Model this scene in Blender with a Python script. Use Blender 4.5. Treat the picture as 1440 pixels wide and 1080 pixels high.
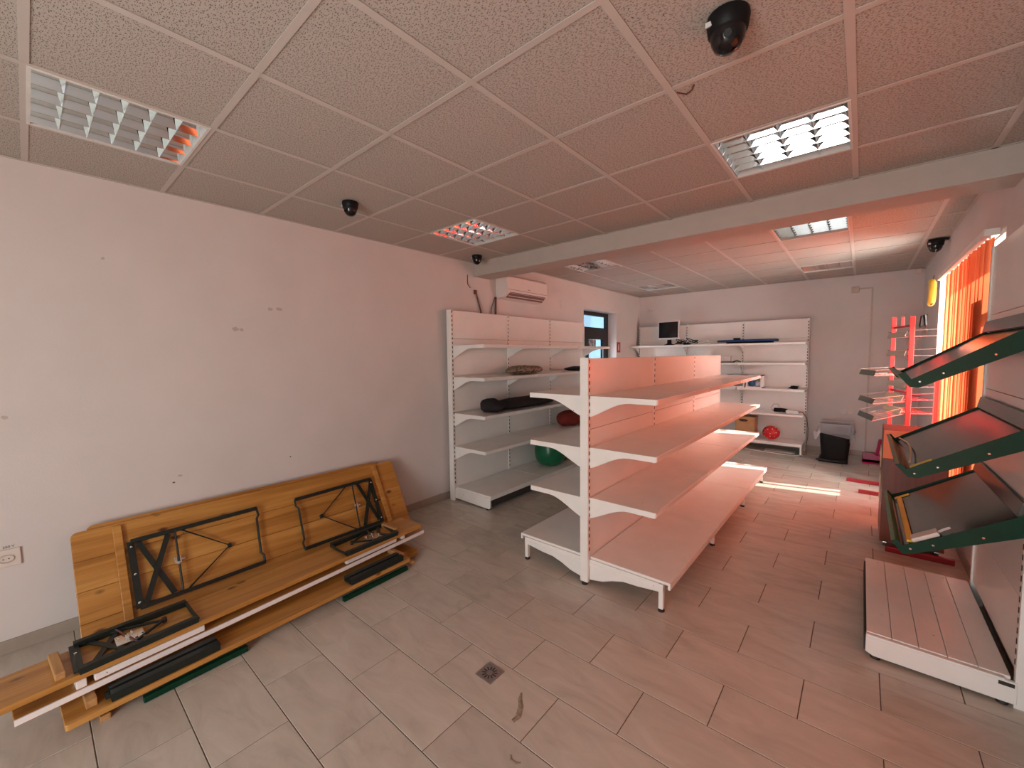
import bpy, math, random
from mathutils import Vector, Matrix
random.seed(7)
sc = bpy.context.scene
for o in list(bpy.data.objects): bpy.data.objects.remove(o)
COL = sc.collection
PI = math.pi
H0 = 1.66                       # camera height above the floor

# ------------------------------------------------------------------ camera
def make_camera():
    yaw, pit, rol = math.radians(40.369), math.radians(-3.921), math.radians(-0.686)
    f = Vector((-math.sin(yaw)*math.cos(pit), math.cos(yaw)*math.cos(pit), math.sin(pit)))
    r = Vector((math.cos(yaw), math.sin(yaw), 0)); u = r.cross(f)
    r2 = math.cos(rol)*r + math.sin(rol)*u; u2 = -math.sin(rol)*r + math.cos(rol)*u
    cd = bpy.data.cameras.new('camera'); co = bpy.data.objects.new('camera', cd); COL.objects.link(co)
    m = Matrix((r2, u2, -f)).transposed().to_4x4(); m.translation = (0, 0, H0)
    co.matrix_world = m
    cd.sensor_width = 36; cd.lens = 36*579.09/1440; cd.clip_start = .02
    sc.camera = co
make_camera()
# ------------------------------------------------------------------ sky, sun, window daylight, exposure
sc.view_settings.view_transform = 'Standard'; sc.view_settings.look = 'None'
sc.view_settings.gamma = 1; sc.view_settings.use_curve_mapping = False
sc.view_settings.exposure = 0.2
w = bpy.data.worlds.new('sky'); sc.world = w; w.use_nodes = True
bg = w.node_tree.nodes['Background']; bg.inputs[0].default_value = (.74, .87, 1, 1); bg.inputs[1].default_value = 2.2
sd = bpy.data.lights.new('sun', 'SUN'); sd.energy = 15; sd.angle = .009; sd.color = (1, .93, .82)
so = bpy.data.objects.new('sun', sd); COL.objects.link(so)
so.rotation_euler = Vector((-1, -.20, -.70)).to_track_quat('-Z', 'Y').to_euler(); so.location = (8, 4, 8)
def area(name, loc, direction, sx, sy, power, color):
    ld = bpy.data.lights.new(name, 'AREA'); ld.shape = 'RECTANGLE'; ld.size = sx; ld.size_y = sy
    ld.energy = power; ld.color = color
    lo = bpy.data.objects.new(name, ld); COL.objects.link(lo); lo.location = loc
    lo.rotation_euler = Vector(direction).to_track_quat('-Z', 'Z').to_euler()
    return lo
# daylight entering the shop front behind the camera, the rear window beside the blinds and the rear door
area('shop_front_daylight', (-.55, -2.63, 1.10), (0, 1, 0), 1.8, 2.0, 88, (1, .965, .94))
area('window_daylight', (1.25, 6.35, 1.5), (-1, -.25, -.05), 1.5, 1.85, 400, (1, .95, .90))
area('rear_door_daylight', (-3.86, 7.0, 1.4), (1, 0, 0), .8, 1.9, 30, (.85, .92, 1))
sc.cycles.use_denoising = True
sc.cycles.max_bounces = 9; sc.cycles.diffuse_bounces = 6; sc.cycles.glossy_bounces = 5
sc.cycles.transparent_max_bounces = 12; sc.cycles.sample_clamp_indirect = 6
sc.cycles.caustics_reflective = False; sc.cycles.caustics_refractive = False

# ------------------------------------------------------------------ materials
def new_mat(name):
    m = bpy.data.materials.new(name); m.use_nodes = True
    return m, m.node_tree, m.node_tree.nodes['Principled BSDF']
def nd(nt, t, **kw):
    n = nt.nodes.new(t)
    for k, v in kw.items(): setattr(n, k, v)
    return n
def ramp(nt, stops):
    r = nd(nt, 'ShaderNodeValToRGB'); e = r.color_ramp.elements
    while len(e) < len(stops): e.new(.5)
    for i, (p, c) in enumerate(stops):
        e[i].position = p; e[i].color = (*c, 1) if len(c) == 3 else c
    return r
def coords(nt, scale=(1, 1, 1), rand=0):
    tc = nd(nt, 'ShaderNodeTexCoord'); mp = nd(nt, 'ShaderNodeMapping'); mp.inputs['Scale'].default_value = scale
    if rand:
        oi = nd(nt, 'ShaderNodeObjectInfo'); mu = nd(nt, 'ShaderNodeMath', operation='MULTIPLY'); mu.inputs[1].default_value = rand
        nt.links.new(oi.outputs['Random'], mu.inputs[0])
        ad = nd(nt, 'ShaderNodeVectorMath', operation='ADD')
        nt.links.new(tc.outputs['Object'], ad.inputs[0]); nt.links.new(mu.outputs[0], ad.inputs[1])
        nt.links.new(ad.outputs[0], mp.inputs[0])
    else: nt.links.new(tc.outputs['Object'], mp.inputs[0])
    return mp.outputs[0]
def plain(name, c, rough=.5, metal=0, var=.06, scale=9, bump=0, bscale=60, coat=0, spec=None):
    m, nt, b = new_mat(name)
    n = nd(nt, 'ShaderNodeTexNoise'); n.inputs['Scale'].default_value = scale; n.inputs['Detail'].default_value = 4
    nt.links.new(coords(nt), n.inputs['Vector'])
    lo = tuple(x*(1-var) for x in c); hi = tuple(min(1, x*(1+var)) for x in c)
    r = ramp(nt, [(.3, lo), (.7, hi)]); nt.links.new(n.outputs['Fac'], r.inputs[0]); nt.links.new(r.outputs[0], b.inputs['Base Color'])
    b.inputs['Roughness'].default_value = rough; b.inputs['Metallic'].default_value = metal
    if spec is not None: b.inputs['Specular IOR Level'].default_value = spec
    if coat: b.inputs['Coat Weight'].default_value = coat
    if bump:
        n2 = nd(nt, 'ShaderNodeTexNoise'); n2.inputs['Scale'].default_value = bscale; n2.inputs['Detail'].default_value = 3
        nt.links.new(coords(nt), n2.inputs['Vector'])
        bp = nd(nt, 'ShaderNodeBump'); bp.inputs['Strength'].default_value = bump; bp.inputs['Distance'].default_value = .004
        nt.links.new(n2.outputs['Fac'], bp.inputs['Height']); nt.links.new(bp.outputs[0], b.inputs['Normal'])
    return m
def scuffed(name, c, rough, chip=(.12, .09, .07), amount=.7):
    """painted metal with small chips and grey smears"""
    m, nt, b = new_mat(name)
    v = coords(nt)
    n = nd(nt, 'ShaderNodeTexNoise'); n.inputs['Scale'].default_value = 5; n.inputs['Detail'].default_value = 5
    nt.links.new(v, n.inputs['Vector'])
    r = ramp(nt, [(.3, tuple(x*.93 for x in c)), (.65, c)]); nt.links.new(n.outputs['Fac'], r.inputs[0])
    n2 = nd(nt, 'ShaderNodeTexNoise'); n2.inputs['Scale'].default_value = 34; n2.inputs['Detail'].default_value = 2
    nt.links.new(v, n2.inputs['Vector'])
    r2 = ramp(nt, [(amount, (0, 0, 0)), (amount+.04, (1, 1, 1))]); nt.links.new(n2.outputs['Fac'], r2.inputs[0])
    mx = nd(nt, 'ShaderNodeMix', data_type='RGBA'); mx.inputs['B'].default_value = (*chip, 1)
    nt.links.new(r2.outputs[0], mx.inputs['Factor']); nt.links.new(r.outputs[0], mx.inputs['A']); nt.links.new(mx.outputs['Result'], b.inputs['Base Color'])
    b.inputs['Roughness'].default_value = rough
    return m
def wood(name, axis, dark, mid, light, rough=.33, rand=7):
    m, nt, b = new_mat(name)
    s = [9, 9, 9]; s[axis] = .55
    v = coords(nt, tuple(s), rand)
    n = nd(nt, 'ShaderNodeTexNoise'); n.inputs['Scale'].default_value = 1.6; n.inputs['Detail'].default_value = 6; n.inputs['Distortion'].default_value = .7
    nt.links.new(v, n.inputs['Vector'])
    r = ramp(nt, [(.28, dark), (.5, mid), (.72, light)]); nt.links.new(n.outputs['Fac'], r.inputs[0])
    s2 = [60, 60, 60]; s2[axis] = 2
    n3 = nd(nt, 'ShaderNodeTexNoise'); n3.inputs['Scale'].default_value = 1; n3.inputs['Detail'].default_value = 3
    nt.links.new(coords(nt, tuple(s2), rand), n3.inputs['Vector'])
    g = ramp(nt, [(.35, (.80, .74, .68)), (.6, (1, 1, 1))]); nt.links.new(n3.outputs['Fac'], g.inputs[0])
    mg = nd(nt, 'ShaderNodeMix', data_type='RGBA', blend_type='MULTIPLY'); mg.inputs['Factor'].default_value = .8
    nt.links.new(r.outputs[0], mg.inputs['A']); nt.links.new(g.outputs[0], mg.inputs['B'])
    sk = [8, 8, 8]; sk[axis] = 4.5
    vo = nd(nt, 'ShaderNodeTexVoronoi'); vo.inputs['Scale'].default_value = 1
    nt.links.new(coords(nt, tuple(sk), rand), vo.inputs['Vector'])
    kd = ramp(nt, [(.07, (1, 1, 1)), (.16, (0, 0, 0))]); nt.links.new(vo.outputs['Distance'], kd.inputs[0])
    mk = nd(nt, 'ShaderNodeMix', data_type='RGBA'); mk.inputs['B'].default_value = (.10, .035, .012, 1)
    nt.links.new(kd.outputs[0], mk.inputs['Factor']); nt.links.new(mg.outputs['Result'], mk.inputs['A'])
    nt.links.new(mk.outputs['Result'], b.inputs['Base Color'])
    b.inputs['Roughness'].default_value = rough
    return m
def glass(name, tint=(1, 1, 1), refl=.12, rough=.02):
    m, nt, b = new_mat(name); nt.nodes.remove(b)
    out = nt.nodes['Material Output']
    t = nd(nt, 'ShaderNodeBsdfTransparent'); t.inputs[0].default_value = (*tint, 1)
    g = nd(nt, 'ShaderNodeBsdfGlossy'); g.inputs['Roughness'].default_value = rough
    mx = nd(nt, 'ShaderNodeMixShader'); mx.inputs[0].default_value = refl
    nt.links.new(t.outputs[0], mx.inputs[1]); nt.links.new(g.outputs[0], mx.inputs[2]); nt.links.new(mx.outputs[0], out.inputs[0])
    return m
def translucent(name, c, mixf=.55, clear=0):
    m, nt, b = new_mat(name); nt.nodes.remove(b)
    out = nt.nodes['Material Output']
    d = nd(nt, 'ShaderNodeBsdfDiffuse'); d.inputs[0].default_value = (*c, 1)
    t = nd(nt, 'ShaderNodeBsdfTranslucent'); t.inputs[0].default_value = (*c, 1)
    mx = nd(nt, 'ShaderNodeMixShader'); mx.inputs[0].default_value = mixf
    nt.links.new(d.outputs[0], mx.inputs[1]); nt.links.new(t.outputs[0], mx.inputs[2])
    last = mx
    if clear:
        tr = nd(nt, 'ShaderNodeBsdfTransparent'); m2 = nd(nt, 'ShaderNodeMixShader'); m2.inputs[0].default_value = clear
        nt.links.new(mx.outputs[0], m2.inputs[1]); nt.links.new(tr.outputs[0], m2.inputs[2]); last = m2
    nt.links.new(last.outputs[0], out.inputs[0])
    return m
def tile_mat():
    m, nt, b = new_mat('floor_tile_stone')
    v = coords(nt, (1.2, 3.6, 1), 23)
    n = nd(nt, 'ShaderNodeTexNoise'); n.inputs['Scale'].default_value = 2.1; n.inputs['Detail'].default_value = 7; n.inputs['Roughness'].default_value = .62; n.inputs['Distortion'].default_value = 1.3
    nt.links.new(v, n.inputs['Vector'])
    r = ramp(nt, [(.30, (.45, .405, .342)), (.47, (.52, .472, .405)), (.58, (.555, .505, .435)), (.72, (.60, .555, .49))])
    nt.links.new(n.outputs['Fac'], r.inputs[0])
    oi = nd(nt, 'ShaderNodeObjectInfo'); hv = nd(nt, 'ShaderNodeHueSaturation')
    mr = nd(nt, 'ShaderNodeMapRange'); mr.inputs[3].default_value = .94; mr.inputs[4].default_value = 1.05
    nt.links.new(oi.outputs['Random'], mr.inputs[0]); nt.links.new(mr.outputs[0], hv.inputs['Value'])
    nt.links.new(r.outputs[0], hv.inputs['Color']); nt.links.new(hv.outputs[0], b.inputs['Base Color'])
    b.inputs['Roughness'].default_value = .27; b.inputs['Specular IOR Level'].default_value = .5
    bp = nd(nt, 'ShaderNodeBump'); bp.inputs['Strength'].default_value = .05; nt.links.new(n.outputs['Fac'], bp.inputs['Height']); nt.links.new(bp.outputs[0], b.inputs['Normal'])
    return m
def ceiling_mat():
    m, nt, b = new_mat('mineral_fibre_tile')
    base = (.48, .43, .385)
    tc = nd(nt, 'ShaderNodeTexCoord')
    oi = nd(nt, 'ShaderNodeObjectInfo'); mu = nd(nt, 'ShaderNodeMath', operation='MULTIPLY'); mu.inputs[1].default_value = 31
    nt.links.new(oi.outputs['Random'], mu.inputs[0])
    ad = nd(nt, 'ShaderNodeVectorMath', operation='ADD'); nt.links.new(tc.outputs['Object'], ad.inputs[0]); nt.links.new(mu.outputs[0], ad.inputs[1])
    facs = []
    for rot, sx, sy, th in ((.5, 44, 100, .17), (2.1, 48, 108, .16), (0, 120, 120, .13)):
        mp = nd(nt, 'ShaderNodeMapping'); mp.inputs['Rotation'].default_value = (0, 0, rot); mp.inputs['Scale'].default_value = (sx, sy, 1)
        nt.links.new(ad.outputs[0], mp.inputs[0])
        vo = nd(nt, 'ShaderNodeTexVoronoi'); vo.voronoi_dimensions = '2D'; vo.inputs['Scale'].default_value = 1
        nt.links.new(mp.outputs[0], vo.inputs['Vector'])
        r = ramp(nt, [(th*.6, (1, 1, 1)), (th, (0, 0, 0))]); nt.links.new(vo.outputs['Distance'], r.inputs[0])
        facs.append(r.outputs[0])
    a1 = nd(nt, 'ShaderNodeMix', data_type='RGBA', blend_type='LIGHTEN'); a1.inputs['Factor'].default_value = 1
    nt.links.new(facs[0], a1.inputs['A']); nt.links.new(facs[1], a1.inputs['B'])
    a2 = nd(nt, 'ShaderNodeMix', data_type='RGBA', blend_type='LIGHTEN'); a2.inputs['Factor'].default_value = 1
    nt.links.new(a1.outputs['Result'], a2.inputs['A']); nt.links.new(facs[2], a2.inputs['B'])
    mx = nd(nt, 'ShaderNodeMix', data_type='RGBA'); mx.inputs['A'].default_value = (*base, 1); mx.inputs['B'].default_value = (.17, .125, .095, 1)
    nt.links.new(a2.outputs['Result'], mx.inputs['Factor']); nt.links.new(mx.outputs['Result'], b.inputs['Base Color'])
    b.inputs['Roughness'].default_value = .9
    bp = nd(nt, 'ShaderNodeBump', invert=True); bp.inputs['Strength'].default_value = .4; bp.inputs['Distance'].default_value = .002
    nt.links.new(a2.outputs['Result'], bp.inputs['Height']); nt.links.new(bp.outputs[0], b.inputs['Normal'])
    return m
def speckle(name, c1, c2, scale, rough=.8, th=.35):
    m, nt, b = new_mat(name)
    vo = nd(nt, 'ShaderNodeTexVoronoi'); vo.inputs['Scale'].default_value = scale; nt.links.new(coords(nt), vo.inputs['Vector'])
    r = ramp(nt, [(th, c1), (th+.12, c2)]); nt.links.new(vo.outputs['Distance'], r.inputs[0]); nt.links.new(r.outputs[0], b.inputs['Base Color'])
    b.inputs['Roughness'].default_value = rough
    return m

M = dict(
 wall=plain('wall_paint', (.65, .60, .575), .75, var=.03, scale=2.5, bump=.12, bscale=120),
 beam=plain('beam_paint', (.47, .41, .365), .8, var=.03),
 tile=tile_mat(), grout=plain('grout', (.10, .075, .06), .9),
 skirt=plain('skirting_tile', (.36, .30, .245), .35, var=.1, scale=6),
 ceil=ceiling_mat(), tbar=plain('ceiling_bar_paint', (.54, .485, .44), .5, var=.02), void=plain('ceiling_void', (.10, .085, .075), .9),
 white=scuffed('white_powder_coat', (.86, .83, .79), .3, amount=.76), panel=plain('white_back_panel', (.84, .80, .76), .22, var=.03, scale=3),
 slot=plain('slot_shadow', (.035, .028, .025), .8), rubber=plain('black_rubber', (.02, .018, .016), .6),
 steel=plain('zinc_steel', (.55, .55, .53), .3, 1), chrome=plain('bright_steel', (.85, .85, .83), .12, 1), mirror=plain('louvre_aluminium', (.76, .84, .88), .06, 1, var=.02),
 tube=plain('lamp_tube_glass', (.85, .86, .86), .2), lampbox=plain('lamp_frame_paint', (.72, .70, .66), .4),
 pine_x=wood('varnished_pine_x', 0, (.34, .142, .025), (.49, .225, .048), (.58, .30, .078)),
 pine_y=wood('varnished_pine_y', 1, (.35, .150, .028), (.50, .24, .055), (.60, .32, .09)),
 rough_wood=wood('bare_batten', 0, (.40, .20, .07), (.52, .29, .11), (.60, .36, .16), .6),
 green_steel=scuffed('dark_green_enamel', (.006, .012, .010), .45, (.20, .17, .12), .74),
 whitewood=scuffed('white_painted_wood', (.86, .82, .80), .45, (.10, .07, .05), .76),
 tray=plain('tray_green_gloss', (.022, .040, .028), .16, var=.15, scale=4), tray_lip=plain('tray_lip_green', (.10, .25, .155), .5),
 tray_side=plain('tray_side_green', (.002, .034, .016), .5, var=.12, spec=.2),
 yellow=plain('yellow_plastic', (.85, .62, .07), .45), black=plain('black_plastic', (.006, .0055, .006), .5, spec=.2), dome=plain('smoked_dome', (.006, .005, .006), .12),
 red=plain('red_enamel', (.62, .03, .025), .35), dkred=plain('dark_red_enamel', (.33, .012, .02), .4), wire=plain('pale_wire', (.55, .42, .36), .35, .6), dkwire=plain('dark_wire', (.12, .05, .045), .4, .4),
 label=plain('label_holder', (.045, .06, .045), .4), cream=plain('cream_card', (.66, .56, .40), .7), grey_label=plain('grey_label', (.42, .38, .31), .6),
 brown=wood('brown_laminate', 2, (.12, .022, .008), (.15, .030, .010), (.17, .036, .013), .4), orange=plain('sunlit_orange', (.85, .20, .06), .45),
 blind=translucent('orange_blind_fabric', (.66, .145, .06), .62), blind_sunlit=translucent('sunlit_blind_fabric', (.95, .42, .32), .6), blind_shaded=translucent('shaded_blind_fabric', (.80, .02, .015), .5),
 alu=plain('white_window_frame', (.75, .72, .68), .4), dkframe=plain('maroon_window_frame', (.05, .008, .008), .4), darkframe=plain('dark_door_frame', (.012, .009, .010), .4),
 glass=glass('window_glass', (.95, .97, .97)), doorglass=glass('door_glass', (.36, .47, .56), .06),
 facade=plain('facade_paint', (.70, .72, .70), .8), pipe=plain('grey_downpipe', (.22, .25, .28), .5), ground=plain('pale_paving', (.55, .50, .45), .8, var=.1),
 screen=plain('dark_screen', (.004, .004, .006), .12), silver=plain('silver_plastic', (.62, .60, .58), .35), blue=plain('blue_cloth', (.015, .05, .16), .8, bump=.3),
 yarn=plain('blue_yarn', (.045, .11, .24), .95, bump=.8, bscale=90), yarn_w=plain('white_yarn', (.62, .66, .72), .95, bump=.8, bscale=90),
 card=plain('brown_cardboard', (.42, .235, .11), .8, var=.1), cardmark=plain('dark_print', (.06, .02, .012), .8),
 strawberry=speckle('red_with_pale_dots', (.85, .75, .6), (.60, .012, .014), 30, .45, .19),
 cloth_black=plain('black_cloth', (.014, .010, .011), .9, bump=.5, bscale=30), patterned=speckle('leopard_print_cloth', (.07, .045, .03), (.34, .26, .19), 30, .9),
 red_cloth=plain('red_fabric', (.20, .018, .010), .8, bump=.4, bscale=30), green_plastic=plain('green_translucent_plastic', (.008, .13, .055), .3, var=.2), net=plain('tan_net', (.36, .27, .13), .8),
 bag=translucent('clear_bin_bag', (.80, .80, .84), .4, .45), magenta=plain('magenta_plastic', (.42, .012, .10), .35), paper=plain('pale_paper', (.70, .67, .62), .7),
 ac=plain('ac_white_plastic', (.80, .72, .68), .35, var=.02), ac_dark=plain('ac_vent', (.20, .12, .11), .5), cable=plain('brown_cable', (.13, .05, .035), .6),
 socket=plain('cream_socket', (.70, .61, .55), .35), ink=plain('pencil_ink', (.10, .075, .06), .8), scuff=plain('wall_scuff', (.48, .42, .38), .85), dirt=plain('dry_dirt', (.29, .225, .16), .9, var=.3, scale=60),
 sign_red=plain('sign_red', (.40, .02, .015), .5), sign_white=plain('sign_white', (.75, .70, .68), .5), sticker=speckle('lattice_sticker', (.55, .56, .58), (.20, .21, .23), 14, .6),
 conduit=plain('conduit_plastic', (.53, .44, .38), .5), drain=plain('drain_steel', (.42, .40, .42), .35, .9, var=.15, scale=30),
)

# ------------------------------------------------------------------ geometry helpers (world coordinates; build() moves them under their thing)
class MB:
    def __init__(s): s.v = []; s.f = []
    def add(s, vs, fs):
        n = len(s.v); s.v += [tuple(v) for v in vs]; s.f += [tuple(i+n for i in f) for f in fs]; return s
    def box(s, lo, hi, m=None):
        x0, y0, z0 = lo; x1, y1, z1 = hi
        vs = [Vector(p) for p in ((x0,y0,z0),(x1,y0,z0),(x1,y1,z0),(x0,y1,z0),(x0,y0,z1),(x1,y0,z1),(x1,y1,z1),(x0,y1,z1))]
        if m: vs = [m @ p for p in vs]
        return s.add(vs, [(0,3,2,1),(4,5,6,7),(0,1,5,4),(1,2,6,5),(2,3,7,6),(3,0,4,7)])
    def beam(s, p0, p1, w, h, up=(0, 0, 1)):
        """rectangular bar from p0 to p1, w across, h along up"""
        p0 = Vector(p0); p1 = Vector(p1); d = p1-p0; L = d.length; d.normalize()
        u = Vector(up); a = d.cross(u)
        if a.length < 1e-4: a = d.cross(Vector((1, 0, 0)))
        a.normalize(); u = a.cross(d)
        m = Matrix((d, a, u)).transposed().to_4x4(); m.translation = p0
        return s.box((0, -w/2, -h/2), (L, w/2, h/2), m)
    def prism(s, poly, axis, a, b):
        """poly = 2-D outline in the two other axes (in x,y,z order)"""
        def P(p, t):
            q = list(p); q.insert(axis, t); return q
        n = len(poly); vs = [P(p, a) for p in poly]+[P(p, b) for p in poly]
        fs = [tuple(range(n)), tuple(range(2*n-1, n-1, -1))]+[(i, i+n, (i+1) % n+n, (i+1) % n) for i in range(n)]
        return s.add(vs, fs)
    def tube(s, pts, r, n=8, closed=False):
        pts = [Vector(p) for p in pts]; k = len(pts); rings = []
        ref = None
        for i, p in enumerate(pts):
            if closed: d = (pts[(i+1) % k]-pts[i-1])
            else: d = pts[min(i+1, k-1)]-pts[max(i-1, 0)]
            d.normalize()
            if ref is None: ref = d.orthogonal().normalized()
            ref = (ref-d*ref.dot(d))
            ref = ref.normalized() if ref.length > 1e-5 else d.orthogonal().normalized()
            b2 = d.cross(ref)
            rings.append([p+r*(math.cos(2*PI*j/n)*ref+math.sin(2*PI*j/n)*b2) for j in range(n)])
        vs = [q for g in rings for q in g]; fs = []
        for i in range(k if closed else k-1):
            a = i*n; c = ((i+1) % k)*n
            fs += [(a+j, a+(j+1) % n, c+(j+1) % n, c+j) for j in range(n)]
        if not closed: fs += [tuple(range(n-1, -1, -1)), tuple(range((k-1)*n, k*n))]
        return s.add(vs, fs)
    def lathe(s, prof, c, n=20, m=None):
        """prof = [(radius, z)], about z through c"""
        vs = []; k = len(prof)
        for r, z in prof:
            for j in range(n):
                p = Vector((r*math.cos(2*PI*j/n), r*math.sin(2*PI*j/n), z))
                if m: p = m @ p
                vs.append(p+Vector(c))
        fs = [(i*n+j, i*n+(j+1) % n, (i+1)*n+(j+1) % n, (i+1)*n+j) for i in range(k-1) for j in range(n)]
        fs += [tuple(range(n-1, -1, -1)), tuple(range((k-1)*n, k*n))]
        return s.add(vs, fs)
    def blob(s, c, r, n=16, k=10, wob=0, seed=0, flat=None):
        rnd = random.Random(seed); ph = [rnd.uniform(0, 6) for _ in range(8)]
        vs = []; c = Vector(c)
        for i in range(k+1):
            t = PI*i/k
            for j in range(n):
                a = 2*PI*j/n
                w = 1+wob*(math.sin(3*a+ph[0]+2*t)+.7*math.sin(5*a+ph[1]-3*t)+.6*math.sin(4*t+ph[2]+a))
                p = Vector((r[0]*math.sin(t)*math.cos(a)*w, r[1]*math.sin(t)*math.sin(a)*w, r[2]*math.cos(t)*w))
                if flat is not None: p.z = max(p.z, flat)
                vs.append(c+p)
        fs = [(i*n+j, (i+1)*n+j, (i+1)*n+(j+1) % n, i*n+(j+1) % n) for i in range(k) for j in range(n)]
        return s.add(vs, fs)
    def mesh(s, name, off=(0, 0, 0)):
        me = bpy.data.meshes.new(name); o = Vector(off)
        me.from_pydata([tuple(Vector(v)-o) for v in s.v], [], s.f); me.update()
        return me
    def build(s, name, mat, parent=None, bevel=0, smooth=False, kind=None, label=None, off=None):
        if off is None:
            off = Vector((0, 0, 0)); p = parent
            while p is not None: off += p.location if not p.get('own_frame') else Vector((0, 0, 0)); p = p.parent
        me = s.mesh(name, off); me.materials.append(M[mat] if isinstance(mat, str) else mat)
        if smooth:
            for p in me.polygons: p.use_smooth = True
        ob = bpy.data.objects.new(name, me); COL.objects.link(ob)
        if parent: ob.parent = parent
        if bevel:
            md = ob.modifiers.new('bevel', 'BEVEL'); md.width = bevel; md.segments = 2; md.limit_method = 'ANGLE'; md.angle_limit = .6
        if smooth: md = ob.modifiers.new('split', 'EDGE_SPLIT'); md.split_angle = .7
        if kind: ob['kind'] = kind
        if label: ob['label'] = label
        return ob
def tag(o, label, cat, group=None):
    o['label'] = label; o['category'] = cat
    if group: o['group'] = group
    return o
def thing(name, loc, label, cat, group=None, m=None):
    o = bpy.data.objects.new(name, None); COL.objects.link(o); o.empty_display_size = .05
    if m is not None: o.matrix_world = m; o['own_frame'] = 1
    else: o.location = loc
    return tag(o, label, cat, group)
def single(mb, name, mat, label, cat, group=None, **kw):
    xs = [v[0] for v in mb.v]; ys = [v[1] for v in mb.v]; zs = [v[2] for v in mb.v]
    off = Vector(((min(xs)+max(xs))/2, (min(ys)+max(ys))/2, min(zs)))
    o = mb.build(name, mat, None, off=off, **kw); o.location = off
    return tag(o, label, cat, group)
def struct(name, mb, mat, parent=None, **kw):
    o = mb.build(name, mat, parent, **kw)
    if parent is None: o['kind'] = 'structure'
    return o
def copies(name, me, mat, locs, parent, scale=None):
    if mat and not me.materials: me.materials.append(M[mat])
    for i, l in enumerate(locs):
        o = bpy.data.objects.new(name, me); COL.objects.link(o); o.location = l; o.parent = parent
        if scale: o.scale = scale[i]

# ------------------------------------------------------------------ room shell
XL, XR, YF, YB = -3.66, .66, -2.65, 8.55
HN, HF = H0+1.132, H0+1.20           # ceiling height before / beyond the beam
YB0, YB1, ZB = 3.60, 3.89, H0+.97    # the beam
# floor
fl = struct('floor', MB().box((XL-.3, YF-.2, -.12), (XR+.3, YB+.2, -.0025)), 'grout')
TW, TD, GX = .594, .2965, -.0635
def tile_mesh(w, d):
    g = .0019
    b = MB(); c = .0016
    x, y = w/2-g, d/2-g
    vs = [(-x,-y,-.006),(x,-y,-.006),(x,y,-.006),(-x,y,-.006),(-x,-y,-c),(x,-y,-c),(x,y,-c),(-x,y,-c),(-x+c,-y+c,0),(x-c,-y+c,0),(x-c,y-c,0),(-x+c,y-c,0)]
    b.add(vs, [(0,1,5,4),(1,2,6,5),(2,3,7,6),(3,0,4,7),(4,5,9,8),(5,6,10,9),(6,7,11,10),(7,4,8,11),(8,9,10,11)])
    return b.mesh('tile')
tile_cache = {}
row0 = 1.575
for k in range(-7, 24):
    ya = row0+k*.2968; yb = ya+.2968
    ya, yb = max(ya, YF), min(yb, YB)
    if yb-ya < .03: continue
    x = (-1.066 if k % 2 else -1.358)
    while x > XL: x -= .595
    while x < XR:
        a, b_ = max(x, XL), min(x+.595, XR); x += .595
        if b_-a < .02: continue
        key = (round(b_-a, 3), round(yb-ya, 3))
        if key not in tile_cache:
            me = tile_mesh(b_-a, yb-ya); me.materials.append(M['tile']); tile_cache[key] = me
        o = bpy.data.objects.new('tile', tile_cache[key]); COL.objects.link(o); o.parent = fl
        o.location = ((a+b_)/2, (ya+yb)/2, 0)
bk = MB()
for k in range(-14, -7):
    ya = row0+k*.2968; yb = ya+.2968; x = (-1.066 if k % 2 else -1.358)
    ya = max(ya, YF)
    if yb-ya < .05: continue
    while x > XL: x -= .595
    while x < XR:
        a, b_ = max(x, XL)+.001, min(x+.595, XR)-.001; x += .595
        if b_-a > .02: bk.box((a, ya+.001, -.006), (b_, yb-.001, 0))
bk.build('tile_field', 'tile', fl, kind='stuff')

def wall_x(name, x0, x1, ya, yb, zt, holes):
    """wall slab x0..x1 along y with holes (y0,y1,z0,z1)"""
    b = MB(); ys = sorted({ya, yb, *[h[0] for h in holes], *[h[1] for h in holes]})
    for a, c in zip(ys, ys[1:]):
        hs = [h for h in holes if h[0] <= a+1e-6 and h[1] >= c-1e-6]
        if not hs: b.box((x0, a, -.1), (x1, c, zt)); continue
        h = hs[0]
        if h[2] > 0: b.box((x0, a, -.1), (x1, c, h[2]))
        b.box((x0, a, h[3]), (x1, c, zt))
    return struct(name, b, 'wall')
ZT = 3.1
DY0, DY1, DZ = 6.22, 7.46, 2.455
wl = wall_x('wall_left', XL-.25, XL, YF-.25, YB+.25, ZT, [(DY0, DY1, 0, DZ)])
W1 = (4.02, 6.50, .55, 2.40); W2 = (1.4, 2.6, .55, 2.40)
wr = wall_x('wall_right', XR, XR+.25, YF-.25, YB+.25, ZT, [W1, W2])
wb = struct('wall_back', MB().box((XL, YB, -.1), (XR, YB+.25, ZT)), 'wall')
fw = MB(); fw.box((XL, YF-.25, -.1), (-1.5, YF, ZT)).box((.4, YF-.25, -.1), (XR, YF, ZT)).box((-1.5, YF-.25, 2.2), (.4, YF, ZT))
wf = struct('wall_front', fw, 'wall')
bm = struct('trim_1', MB().box((XL, YB0, ZB), (XR, YB1, ZT)), 'beam', bevel=.006)
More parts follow.
